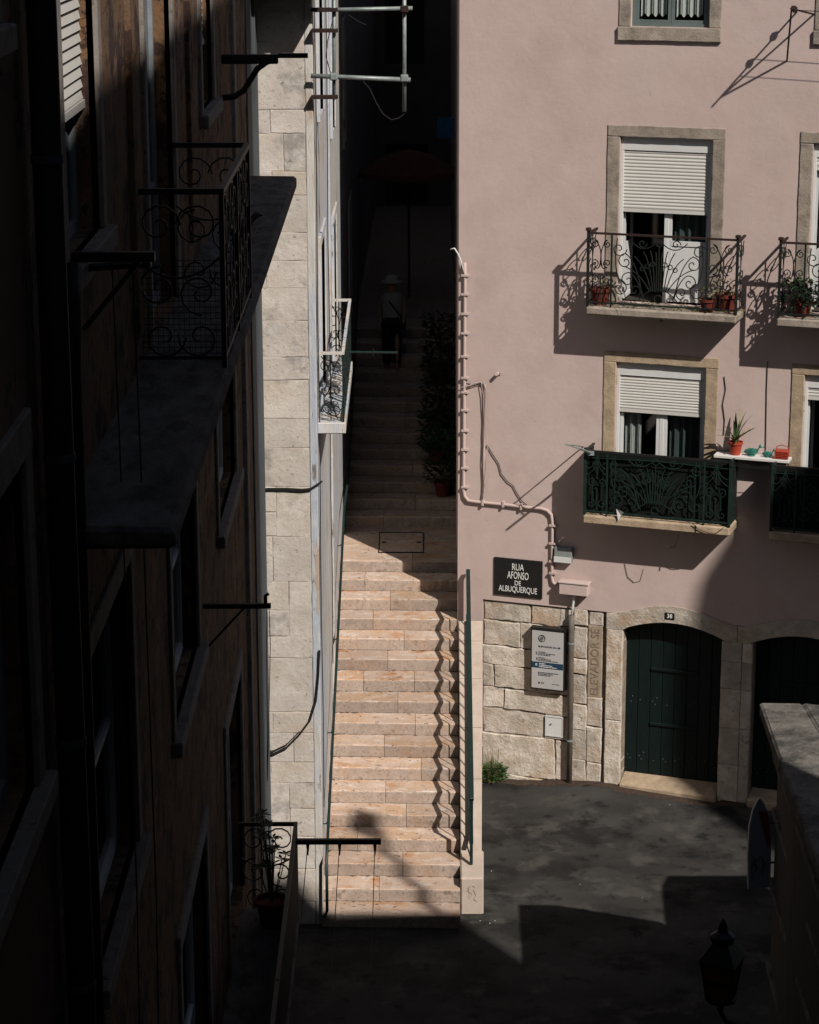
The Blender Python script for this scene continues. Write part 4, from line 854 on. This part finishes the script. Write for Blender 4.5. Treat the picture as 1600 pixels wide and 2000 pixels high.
mb = MB(); mb.add([(LX,-10,0),(-9,-10,0),(-9,-10,15.2),(LX,-10,15.2)],[(0,1,2,3)]); mb.add([(-9,-10,0),(-9,30.72,0),(-9,30.72,15.2),(-9,-10,15.2)],[(0,1,2,3)]); mb.add([(LX,-10,15.2),(LX,30.72,15.2),(-9,30.72,15.2),(-9,-10,15.2)],[(0,1,2,3)]); mb.build('back_walls', 'dim_house', lh_, world=True)
def slab_l(nm, m_, par, y0, y1, z0, z1, out, inn=.05, bv=.01): mb = MB(); mb.box(LX-inn, LX+out, y0, y1, z0, z1); return mb.build(nm, m_, par, world=True, bevel=bv)
for (y0, y1, z0, z1, k) in LW:
    fr = MB(); w = .07; X0, X1 = LX-.2, LX-.13
    for (a,b,c,d_) in ((y0,y0+w,z0,z1),(y1-w,y1,z0,z1),(y0+w,y1-w,z1-w,z1),(y0+w,y1-w,z0,z0+w),((y0+y1)/2-.05,(y0+y1)/2+.05,z0+w,z1-w)): fr.box(X0, X1, a, b, c, d_)
    for zz in ((z0+.95),) if z1-z0 > 1.5 else (): fr.box(X0+.02, X1-.01, y0+w, y1-w, zz-.025, zz+.025)
    win = fr.build('window', 'wood_frame' if k in 'bmcan' else 'pvc_white', lh_, world=True)
    mb = MB(); mb.box(LX-.172,LX-.165,y0+.05,y1-.05,z0+.05,z1-.05); mb.build('pane', 'pane_reflective', win, world=True)
    sw_ = .17 if k not in 'n' else .22
    slab_l('jamb', 'left_stone', win, y0-sw_, y0, z0, z1, .03); slab_l('jamb', 'left_stone', win, y1, y1+sw_, z0, z1, .03); slab_l('lintel', 'left_stone', win, y0-sw_, y1+sw_, z1, z1+sw_, .035)
    if k not in 'bghk': slab_l('sill', 'left_stone', win, y0-sw_-.03, y1+sw_+.03, z0-.13, z0, .09)
    if k in 'ac':
        mb = MB(); zz = 12.76 if k == 'a' else 12.5; n_ = int((z1-zz)/.07)
        for i in range(n_): mb.hexa([(LX-.10,y0,zz+i*.07),(LX-.075,y0,zz+i*.07+.006),(LX-.075,y1,zz+i*.07+.006),(LX-.10,y1,zz+i*.07),(LX-.10,y0,zz+i*.07+.066),(LX-.09,y0,zz+i*.07+.062),(LX-.09,y1,zz+i*.07+.062),(LX-.10,y1,zz+i*.07+.066)])
        mb.box(LX-.11,LX-.065,y0,y1,zz-.05,zz); mb.build('shutter', 'shutter_white', win, world=True)
# plaster ribs beside the upper windows
for (a, b) in ((16.9,17.15),(21.4,21.7),(26.9,27.2)): slab_l('pilaster_strip', 'ochre_wall' if a < 24 else 'left_stone', lh_, a, b, 10.9, 15, .04)
slab_l('corner_trim', 'grey_trim', lh_, 29.3, 30.7, 0, 15, .02); 
mb = MB(); mb.box(LX-.02, LX+.06, 30.3, 30.71, 0, 15); mb.build('corner_trim', 'grey_trim', lh_, world=True, bevel=.01)
slab_l('red_panel', 'red_wall', lh_, 8, 11.9, 7.0, 9.2, .012); slab_l('red_panel', 'red_wall', lh_, 8, 12.0, 11.75, 13.2, .012)
for (a, b) in ((27.6,27.9),): slab_l('pilaster_strip', 'left_stone', lh_, a, b, 1.0, 10.3, .05)
# long stone ledge with railed balcony
lg = MB(); lg.hexa([(LX-.05,12.9,10.50),(-1.30,12.9,10.50),(-1.30,28.1,10.52),(LX-.05,28.1,10.52),(LX-.05,12.9,10.64),(-1.30,12.9,10.62),(-1.30,28.1,10.66),(LX-.05,28.1,10.66)])
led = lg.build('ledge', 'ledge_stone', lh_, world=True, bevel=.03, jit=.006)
def iron_panel(par, y0, y1, z0, z1, x, x_in, nm, r=.010, m_='black_iron', side_at=None):
    mb = MB(); mb.box(x-.022,x+.022,y0,y1,z1-.04,z1); mb.box(x_in,x+.02,y0-.02,y0+.02,z1-.04,z1+.001); mb.box(x_in,x+.02,y1-.02,y1+.02,z1-.04,z1+.001); mb.build('top_rail', m_, par, world=True)
    mb = MB(); mb.box(x-.012,x+.012,y0,y1,z0+.06,z0+.085); mb.box(x_in,x,y0-.01,y0+.01,z0+.06,z0+.085); mb.build('bottom_rail', m_, par, world=True)
    for y in (y0, (y0+y1)/2, y1): mb = MB(); mb.box(x-.018,x+.018,y-.018,y+.018,z0,z1); mb.build('post', m_, par, world=True)
    sc = MB(); n_ = max(2, int((y1-y0)/.7)); h = z1-z0
    for k in range(n_):
        a = y0+(y1-y0)*k/n_; w = (y1-y0)/n_
        for (cy, cz, rr, st, tn) in ((.3,.78,.2,0,1.4),(.72,.72,.2,3.1,-1.4),(.3,.35,.22,1.5,1.4),(.72,.30,.2,-1.5,1.4)): sc.tube([(x,yy,zz) for yy, zz in spiral(a+w*cy, z0+h*cz, rr*h, .02, st, tn)], r, 4)
        sc.tube([(x,a+w*.5,z0+.08),(x,a+w*.5,z1)], r, 4)
    for y in (y0, y1):
        wd_ = x-x_in
        for (cx, cz, rr, st, tn) in ((.27,.80,.17,0,1.4),(.73,.80,.17,3.1,-1.4),(.27,.45,.20,1.5,1.4),(.73,.42,.18,-1.5,-1.4),(.3,.17,.15,0,-1.3),(.72,.17,.15,3,1.3)): sc.tube([(xx,y,zz) for xx, zz in spiral(x_in+wd_*cx, z0+h*cz, min(rr*h, wd_*.26), .02, st, tn)], r, 4)
        sc.tube([(xx,y,zz) for xx, zz in bez((x_in+.02,z0+h*.6),(x_in+wd_*.5,z0+h*.4),(x-.02,z0+h*.62))], r, 4)
    sc.build('scrollwork', m_, par, world=True)
iron_panel(led, 17.12, 20.0, 10.66, 11.95, -1.33, LX, 'railing')
mb = MB()
for i in range(16):
    x = LX+.03+i*.038; mb.tube([(x,17.14,10.70),(x,17.14,11.45)], .0025, 3)
for i in range(18): mb.tube([(LX+.03,17.14,10.72+i*.042),(-1.34,17.14,10.72+i*.042)], .0025, 3)
mb.build('wire_mesh', 'black_iron', led, world=True)
# lower railed balcony with the plant
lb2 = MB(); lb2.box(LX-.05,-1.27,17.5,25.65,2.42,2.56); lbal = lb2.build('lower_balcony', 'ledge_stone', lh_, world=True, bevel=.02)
iron_panel(lbal, 17.6, 25.6, 2.56, 3.64, -1.30, LX, 'railing')
mb = MB(); mb.box(-1.292,-1.284,19,25.5,2.62,3.58); mb.build('sheet', 'left_pipe', lbal, world=True)
pt = thing('balcony_plant', 'leafy plant in a pot on the dark lower left balcony', 'pot plant', (-1.56, 25.2, 2.56))
pot_mb(.19,.32).build('pot', 'terracotta', pt)
mb = MB(); rnd = random.Random(3); lv = MB()
for i in range(16):
    a = rnd.uniform(0,6.28); rr = rnd.uniform(.05,.28); h = rnd.uniform(.75,1.38); c = Vector((rr*math.cos(a)*.75,rr*math.sin(a),h)); mb.tube([(0,0,.28),(c.x*.5,c.y*.5,h*.6),tuple(c)], .008, 4)
    for k in range(9):
        b = k*.7+rnd.uniform(-.2,.2); dv = Vector((math.cos(b),math.sin(b),rnd.uniform(-.2,.35))).normalized(); s_ = dv.cross(Vector((0,0,1))).normalized(); L_ = rnd.uniform(.07,.12)
        lv.add([c, c+dv*L_*.55+s_*L_*.2, c+dv*L_, c+dv*L_*.55-s_*L_*.2], [(0,1,2),(0,2,3)])
mb.build('stems', 'leaf_dark', pt); lv.build('foliage', 'leaf_dark', pt)
# clothes line arms of the left house
def line_arm(name, label, pts_, brace, r=.025, extra=None):
    a = thing(name, label, 'clothes dryer', pts_[0], 0); mb = MB(); p, q = Vector(pts_[0]), Vector(pts_[1]); mb.box(p.x, q.x, p.y-r, p.y+r, p.z-r, p.z+r); ar = mb.build('arm', 'black_iron', a, world=True)
    if brace: mb = MB(); mb.tube([Vector(brace[0]), Vector(brace[1])], r*.6, 5); mb.build('brace', 'black_iron', a, world=True)
    return a
a1 = line_arm('clothes_dryer', 'dark clothes line arm reaching over the foot of the stairs', [(-1.33,25.45,3.47),(-.33,25.45,3.47)], None, .028)
for x in (-1.16,-.80,-.40):
    mb = MB(); mb.tube([(x,25.42,3.44),(x,24.0,3.36),(x,22,3.33),(x,19.6,3.45)], .006, 4); mb.build('line', 'black_cable', a1, world=True)
    mb = MB(); mb.tube([(x,25.45,3.45),(x,25.45,3.30)], .022, 6, r2=.006); mb.build('hook', 'black_iron', a1, world=True)
a2 = line_arm('clothes_dryer', 'short dark clothes line arm with brace in front of the stone wall', [(-1.95,21.8,7.40),(-1.31,21.8,7.40)], [(-1.95,21.8,6.95),(-1.56,21.8,7.38)], .022)
mb = MB(); mb.tube([(-1.36,21.8,7.4),(-1.36,21.8,7.5),(-1.33,21.8,7.52)], .018, 5); mb.build('pulley', 'black_iron', a2, world=True)
for dx in (0,.035): mb = MB(); mb.tube([(-1.345+dx*.5,21.8,7.40),(-1.36+dx,21.85,7.0),(-1.37+dx*.4,21.9,6.2),(-1.38,21.9,5.6)], .005, 4); mb.build('line', 'black_cable', a2, world=True)
a3 = line_arm('clothes_dryer', 'dark clothes line arm with brace beside the drain pipe at upper left', [(-1.95,13.9,11.98),(-1.47,13.9,11.98)], [(-1.9,13.9,11.55),(-1.56,13.9,11.95)], .028)
mb = MB(); mb.tube([(-1.95,13.95,11.90),(-1.5,13.95,11.93)], .022, 6); mb.build('second_bar', 'black_iron', a3, world=True)
for x in (-1.72,-1.60): mb = MB(); mb.tube([(x,13.9,11.95),(x+.01,13.9,10.6),(x+.02,13.9,8.0),(x,13.9,6.5)], .006, 4); mb.build('line', 'black_cable', a3, world=True)
a4 = line_arm('clothes_dryer', 'dark clothes line arm low in the shade at the bottom left', [(-1.95,15.2,5.9),(-1.36,15.2,5.86)], [(-1.95,15.2,5.45),(-1.55,15.2,5.86)], .022)
bl_ = thing('lamp_bracket', 'black iron bracket with curved brace on the left house near the top', 'bracket', (LX, 25.6, 11.8))
mb = MB(); mb.box(LX,-1.36,25.57,25.63,12.14,12.24); mb.build('arm', 'black_iron', bl_, world=True, bevel=.01)
mb = MB(); mb.box(-1.36,-1.05,25.58,25.62,12.20,12.25); mb.build('arm_end', 'black_iron', bl_, world=True)
mb = MB(); mb.tube([(LX,25.6,11.79),(-1.83,25.6,11.80),(-1.73,25.6,11.86),(-1.65,25.6,11.98),(-1.58,25.6,12.09),(-1.48,25.6,12.16),(-1.40,25.6,12.18)], .032, 6); mb.build('brace', 'black_iron', bl_, world=True, smooth=True)
dpp = thing('drain_pipe', 'thick dark drain pipe running down the left house close to the camera', 'pipe', (LX+.1, 12.42, 0))
mb = MB(); mb.tube([(LX+.1,12.42,0),(LX+.1,12.42,15)], .078, 12); mb.build('pipe', 'left_pipe', dpp, world=True, smooth=True)
for z in (12.72,11.15,9.55,8.1): mb = MB(); mb.tube([(LX+.1,12.42,z-.02),(LX+.1,12.42,z+.02)], .086, 12); mb.build('collar', 'grey_trim', dpp, world=True)
mb = MB(); mb.tube([(LX+.08,13.3,12.0),(LX+.1,13.05,11.85),(LX+.1,12.95,11.5),(LX+.1,12.9,9.8),(LX+.1,12.85,0)], .06, 10); tag(mb.build('drain_pipe', 'left_pipe', origin=(LX+.1,13.1,0), smooth=True), 'thinner dark pipe bending down beside the thick drain pipe', 'pipe')
bd = MB(); 
for (x, z, r) in (((0),.05,.05),(.05,.07,.06),(.11,.085,.065),(.17,.10,.05),(.21,.15,.035),(.25,.16,.02)): pass
rings = [(-.16,.05,.006),(-.10,.055,.03),(-.03,.07,.055),(.04,.08,.058),(.09,.10,.045),(.12,.135,.03),(.145,.16,.03),(.17,.165,.02),(.20,.16,.005)]
for (x, z, r) in rings:
    for k in range(8): a = 2*math.pi*k/8; bd.v.append(Vector((x, r*math.cos(a), z+r*math.sin(a))))
for i in range(len(rings)-1):
    for k in range(8): bd.f.append((i*8+k, i*8+(k+1)%8, (i+1)*8+(k+1)%8, (i+1)*8+k))
bd.tube([(.03,.015,.03),(.03,.015,0)], .006, 4); bd.tube([(.03,-.015,.03),(.03,-.015,0)], .006, 4)
o = bd.build('pigeon', 'black_iron', smooth=True); o.location = (-1.66, 23.3, 10.66); o.rotation_euler = (0,0,.4); o.scale = (1.3,1.3,1.3); tag(o, 'dark pigeon resting on the stone ledge of the left house', 'pigeon')

# ------------------------------------------------------------------ alley beyond the landing
eh = thing('end_house', 'dark house closing the far end of the alley', 'house', (0, 62.5, TZ))
mb = MB(); mb.grid(-3, 4, 0, 26, [(-.6,.5,TZ,7.2),(-.6,.4,9.2,11.2)], lambda x, z, d: Vector((x, 62+d, z)), .2); mb.build('wall', 'dim_house', eh, world=True)
mb = MB(); mb.box(-3,4,62.2,64,0,20); mb.build('inner_wall', 'dim_wood', eh, world=True)
par = thing('parasol', 'large dark red parasol opened over the top of the stairs', 'parasol', (.0, 48.6, TZ-.45))
mb = MB(); nseg = 10
mb.v.append(Vector((0,0,3.45)))
for rr, zz in ((.5,3.32),(1.0,3.02),(1.03,2.90)):
    for k in range(nseg): a = 2*math.pi*k/nseg; mb.v.append(Vector((rr*math.cos(a),rr*math.sin(a),zz)))
for k in range(nseg):
    k2 = (k+1) % nseg; mb.f.append((0,1+k,1+k2))
    for j in range(2): mb.f.append((1+j*nseg+k,1+(j+1)*nseg+k,1+(j+1)*nseg+k2,1+j*nseg+k2))
mb.build('canopy', 'parasol_cloth', par); mb = MB(); mb.tube([(0,0,0),(0,0,3.5)], .025, 8); mb.build('pole', 'dim_wood', par); mb = MB(); mb.lathe([(.28,0),(.28,.06),(.06,.1)], n=14); mb.build('base', 'dim_wood', par)
bs = MB(); bs.box(.55,1.0,47.0,47.06,9.0,9.4); tag(bs.build('blue_sign', 'blue_sign', origin=(.8,47,9)), 'small blue sign projecting from the dark alley wall', 'sign')
for i, (x, y, r, h, n_, lbl) in enumerate(((.58,40.5,.15,1.15,520,'bushy dark plant in a pot on the lower right of the shaded steps'),(.50,41.4,.17,.9,420,'leafy dark plant in a red pot halfway up the shaded steps'),(.56,42.3,.16,1.25,520,'tall dark plant in a red pot higher on the shaded steps'),(.55,43.6,.18,1.3,500,'tallest dark plant at the top of the shaded steps'))):
    k = math.floor((y-39.85)/ST); zt = 17*SR+(k+1)*SR; p = thing('alley_plant', lbl, 'pot plant', (x, 39.85+(k+.5)*ST, zt), 0, 'plants along the shaded steps'); pot_mb(r,.26).build('pot', 'terracotta', p); leaves_mb(n_, .30, .25, h, .13, .6, 30+i).build('foliage', 'leaf_dark', p)
    mb = MB(); mb.tube([(0,0,.2),(.02,.02,h*.5),(0,0,h*.85)], .012, 5); mb.build('stem', 'dim_wood', p)
# person in a sun hat on the upper terrace
pe = thing('person', 'person in pale top and sun hat with shoulder bag at the stair top', 'person', (-.32, 39.85+9.55*ST, 17*SR+10*SR))
V = [(0,0,.93),(0,.0,1.12),(0,.01,1.33),(0,0,1.44),(0,-.01,1.53),(0,-.02,1.62),
     (.17,0,1.40),(.24,.02,1.15),(.22,-.12,.96),(.21,-.17,.88),(-.17,0,1.40),(-.25,.02,1.16),(-.21,-.14,.99),(-.19,-.19,.92),
     (.09,0,.88),(.10,-.05,.48),(.09,.03,.08),(.10,-.10,.03),(-.09,0,.88),(-.09,.06,.48),(-.09,.16,.10),(-.10,.05,.04)]
E_ = [(0,1),(1,2),(2,3),(3,4),(4,5),(2,6),(6,7),(7,8),(8,9),(2,10),(10,11),(11,12),(12,13),(0,14),(14,15),(15,16),(16,17),(0,18),(18,19),(19,20),(20,21)]
Rr = [.14,.13,.15,.07,.055,.10,.065,.045,.034,.03,.065,.045,.034,.03,.09,.062,.042,.035,.09,.062,.042,.035]
me = bpy.data.meshes.new('body'); me.from_pydata(V, E_, []); me.materials.append(M['skin']); bo = bpy.data.objects.new('body', me); col.objects.link(bo); bo.parent = pe
md = bo.modifiers.new('skin', 'SKIN'); 
for i, sv in enumerate(me.skin_vertices[0].data): sv.radius = (Rr[i], Rr[i]*.8); sv.use_root = (i == 0)
bo.modifiers.new('sub', 'SUBSURF').levels = 1
mb = MB(); mb.lathe([(.17,.90),(.185,1.0),(.17,1.15),(.20,1.32),(.19,1.42),(.09,1.475)], n=16); mb.v = [Vector((p.x*1.12,p.y*.8,p.z)) for p in mb.v]; mb.build('shirt', 'shirt_pale', pe, smooth=True)
mb = MB(); mb.lathe([(.19,.86),(.20,.93),(.17,1.0)], n=14); 
for sx in (.09,-.09): mb.tube([(sx,0,.92),(sx*1.1,-.0,.5),(sx,.06,.12)], .11, 10, r2=.07)
mb.build('trousers', 'cloth_dark', pe, smooth=True)
mb = MB(); mb.lathe([(.20,1.645),(.195,1.66),(.115,1.665),(.11,1.74),(.07,1.775),(.005,1.78)], n=18); mb.build('hat', 'hat_straw', pe, smooth=True)
mb = MB(); mb.tube([(-.16,-.09,1.43),(0,-.165,1.25),(.17,-.15,1.02),(.2,.05,.98),(0,.16,1.25),(-.16,.08,1.43)], .014, 5, closed=True); mb.box(.16,.26,-.12,.10,.78,1.0); mb.build('shoulder_bag', 'cloth_dark', pe)

# ------------------------------------------------------------------ right edge: retaining wall, leaning board, lantern
rw = thing('low_house', 'low dark house with a flat weathered stone roof at the right edge', 'house', (5.4, 25, 0))
LH = [(4.16,25.0),(4.30,27.05),(4.70,27.03),(6.05,26.45),(6.2,27.7),(6.33,28.05),(7.6,28.1),(7.6,21),(4.12,21)]
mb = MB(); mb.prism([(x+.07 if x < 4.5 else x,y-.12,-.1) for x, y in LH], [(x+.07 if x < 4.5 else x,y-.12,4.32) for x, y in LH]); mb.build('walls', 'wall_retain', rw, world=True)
for (p, dz) in (([(4.12,25.3),(4.16,27.2),(4.66,27.18),(4.74,25.2)],0),([(4.75,25.19),(4.67,27.18),(6.11,26.56),(6.15,25.0)],.012),([(6.16,25.0),(6.13,26.6),(6.2,27.8),(6.33,28.16),(7.6,28.2),(7.6,25)],-.01),([(4.06,21),(4.12,25.29),(5.5,25.07),(5.5,21)],-.012),([(5.51,21),(5.51,25.06),(7.6,24.97),(7.6,21)],.01)):
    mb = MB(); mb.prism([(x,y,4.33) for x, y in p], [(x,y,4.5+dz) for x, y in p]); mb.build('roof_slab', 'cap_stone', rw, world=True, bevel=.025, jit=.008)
for z, o_ in ((3.9,.07),(3.2,.05),(2.3,.06),(1.2,.05)):
    mb = MB(); mb.hexa([(4.19-o_,21,z),(4.5,21,z),(4.6,26.9,z),(4.36-o_,26.9,z),(4.19-o_,21,z+.09),(4.5,21,z+.09),(4.6,26.9,z+.09),(4.36-o_,26.9,z+.09)]); mb.build('moulding', 'cap_stone', rw, world=True, bevel=.01)
ro = thing('leaning_board', 'white board with pointed round top and red stripe fixed at the right edge', 'board', (4.22, 27.08, 2.17), .25)
o2 = [(-.14,0),(.14,0),(.15,.45),(.13,.80),(.09,.98),(.03,1.10),(0,1.13),(-.03,1.10),(-.09,.98),(-.13,.80),(-.15,.45)]
mb = MB(); mb.prism([(x,-.02+z*.08,z) for x, z in o2], [(x,.02+z*.08,z) for x, z in o2]); mb.build('board', 'board_white', ro)
mb = MB(); mb.tube([(0,.02,.3),(.3,.02,.3)], .015, 6); mb.build('fixing', 'black_iron', ro); mb = MB(); mb.tube([(0,.07,.8),(.3,.07,.8)], .015, 6); mb.build('fixing', 'black_iron', ro); mb = MB(); mb.prism([(x,-.024+z*.08,z) for x, z in ((-.02,.98),(.10,.95),(.145,.55),(.10,.50))], [(x,-.019+z*.08,z) for x, z in ((-.02,.98),(.10,.95),(.145,.55),(.10,.50))]); mb.build('stripe', 'red_plastic', ro)
mb = MB(); rnd = random.Random(6)
for i in range(9): x, z = rnd.uniform(-.1,.08), rnd.uniform(.04,.35); mb.tube([(x,-.023+z*.08,z),(x+rnd.uniform(-.05,.05),-.023+(z+.06)*.08,z+.06),(x+rnd.uniform(-.06,.06),-.023+(z+.12)*.08,z+.12)], .008, 4)
mb.build('scribble', 'carve_dark', ro)
lp = atY(1410, 1885, 19.4)
ln = thing('street_lantern', 'black iron street lantern with amber panes on an ornate arm at the lower right', 'street lamp', (lp.x, lp.y, lp.z-.3))
q4 = lambda r, z: [(r*math.cos(a), r*math.sin(a), z) for a in [R_(20+90*i) for i in range(4)]]
mb = MB(); mb.prism(q4(.13,.0), q4(.20,.36)); mb.build('glass', 'amber_glass', ln)
mb = MB(); mb.prism(q4(.235,.36), q4(.10,.52)); mb.lathe([(.10,.52),(.11,.58),(.05,.62),(.03,.70),(.005,.74)], n=10); mb.build('hood', 'black_iron', ln)
mb = MB()
for a, b in zip(q4(.138,-.005), q4(.208,.365)): mb.tube([a,b], .013, 4)
for r, z in ((.138,-.005),(.172,.18),(.21,.36)):
    p = q4(r,z)
    for i in range(4): mb.tube([p[i],p[(i+1)%4]], .012, 4)
mb.build('frame', 'black_iron', ln)
mb = MB(); mb.lathe([(.14,-.03),(.14,-.005),(.13,0)], n=8); mb.lathe([(.012,-.16),(.035,-.10),(.02,-.05),(.1,-.03)], n=8); mb.build('foot', 'black_iron', ln)
mb = MB(); X = 4.2-lp.x; mb.tube([(0,0,-.14),(.05,0,-.24),(.2,0,-.30),(X,0,-.30)], .022, 6)
for cx, cz, r, s in ((.35,-.42,.10,1.57),(.62,-.42,.10,-1.57),(.9,-.44,.12,1.57),(1.15,-.44,.10,0)):
    if cx < X: mb.tube([(x,0,z) for x, z in spiral(cx,cz,r,.02,s,1.5)], .012, 4)
mb.build('arm', 'black_iron', ln)

# ------------------------------------------------------------------ unseen houses, added and shaped to shade the street and cut sky light
def block_house(name, label, foot, z, matn, roof='roof_tile', eaves=.0, wins=True):
    c = sum((Vector((p[0],p[1],0)) for p in foot), Vector())/len(foot); h = thing(name, label, 'house', c)
    zz = z if isinstance(z, (list, tuple)) else [z]*len(foot)
    mb = MB(); mb.prism([(p[0],p[1],0) for p in foot], [(p[0],p[1],q) for p, q in zip(foot, zz)]); mb.build('walls', matn, h, world=True)
    return h
u0 = 14.3; A_ = Vector((4.2, (u0-4.2*math.cos(SAZ))/math.sin(SAZ), 0)); B_ = A_+Vector((math.sin(SAZ),-math.cos(SAZ),0))*9
R1H = 23.3
h1 = block_house('tall_shade_house', 'tall house across the narrow street at right, unseen and shaped to cast shade', [(A_.x,A_.y),(4.2,2.65),(B_.x,-5.0),(B_.x,B_.y)], R1H, 'dim_house')  # unseen caster; end wall turned along the sun to place its shadow edge
for k in range(5):
    for j in range(5):
        y = 16.5-k*3.2; z = 2.2+j*3.6; mb = MB(); frame_box(mb, 0, 1.1, -.03, .03, 0, 1.9, .12); mb.v = [Vector((4.2-p.y*1.0-.01, y-p.x, z+p.z)) for p in mb.v]; w_ = mb.build('window', 'left_stone', h1, world=True); mb = MB(); mb.box(4.17,4.19,y-.98,y-.12,z+.12,z+1.78); mb.build('pane', 'pane_reflective', w_, world=True)
def prof_wall(name, label, prof_, v0, v1, drop, matn):
    """house whose roofline follows prof_ (u, height above the sun line)"""
    foot = [UV(prof_[0][0], v0)]; c = UV((prof_[0][0]+prof_[-1][0])/2, (v0+v1)/2); h = thing(name, label, 'house', c)
    a = [UV(u, v0)+Vector((0,0,z+v0*math.tan(SEL))) for u, z in prof_]; b = [UV(u, v1)+Vector((0,0,z+v0*math.tan(SEL)-drop)) for u, z in prof_]
    ra = a+[UV(prof_[-1][0],v0),UV(prof_[0][0],v0)]; rb2 = b+[UV(prof_[-1][0],v1),UV(prof_[0][0],v1)]
    mb = MB(); mb.prism(ra, rb2); mb.build('walls', matn, h, world=True); return h
block_house('shade_block', 'unseen house block added to shade the near end of the ochre house', [(4.205,3.3),(4.205,-15.9),(8.9,-15.9),(8.9,-4.2)], [27,27,27,27], 'dim_house')  # unseen block added to shade the drain pipe and near wall
h3 = prof_wall('corner_shade_house', 'unseen house beyond the cross street, sloping outline shaped for its shadow', [(14.2,25.4),(14.95,24.95),(15.4,24.15),(16.95,23.3)], -9, -3, 0, 'dim_house')  # unseen caster; roofline laid out from the shadow it throws on the stairs
mb = MB(); b = UV(16.62,-8.5); zb = 23.2-8.5*math.tan(SEL); mb.tube([b+Vector((0,0,zb-1)), b+Vector((0,0,zb+2.3))], .07, 8); mb.lathe([(.05,2.2),(.2,2.4),(.22,2.7),(.08,3.0)], c=b+Vector((0,0,zb)), n=10); mb.build('chimney_pipe', 'black_iron', h3, world=True)
h2 = thing('upper_shade_house', 'unseen house at far right, outline shaped to cast a soft shadow edge', 'house', UV(27,-4))  # unseen caster; outline follows the shadow edge wanted on the pink wall
tz = math.tan(SEL); rp = [(22.9,-5),(22.85,24.3),(22.55,25.2),(22.42,26.9),(22.22,27.7),(22.30,28.3),(22.6,28.85),(23.2,29.1),(34,29.1),(34,-5)]
mb = MB(); mb.prism([UV(u,-7)+Vector((0,0,max(0,z-7*tz))) for u, z in rp], [UV(u,1)+Vector((0,0,max(0,z-7*tz))) for u, z in rp]); mb.build('walls', 'dim_house', h2, world=True)
block_house('sky_blocker', 'unseen tall block added behind the camera to cut sky light', [(-12,-16.5),(14,-16.5),(14,-24),(-12,-24)], 34, 'dim_house')  # added only to keep sky light off the shaded walls
bpy.context.view_layer.update()
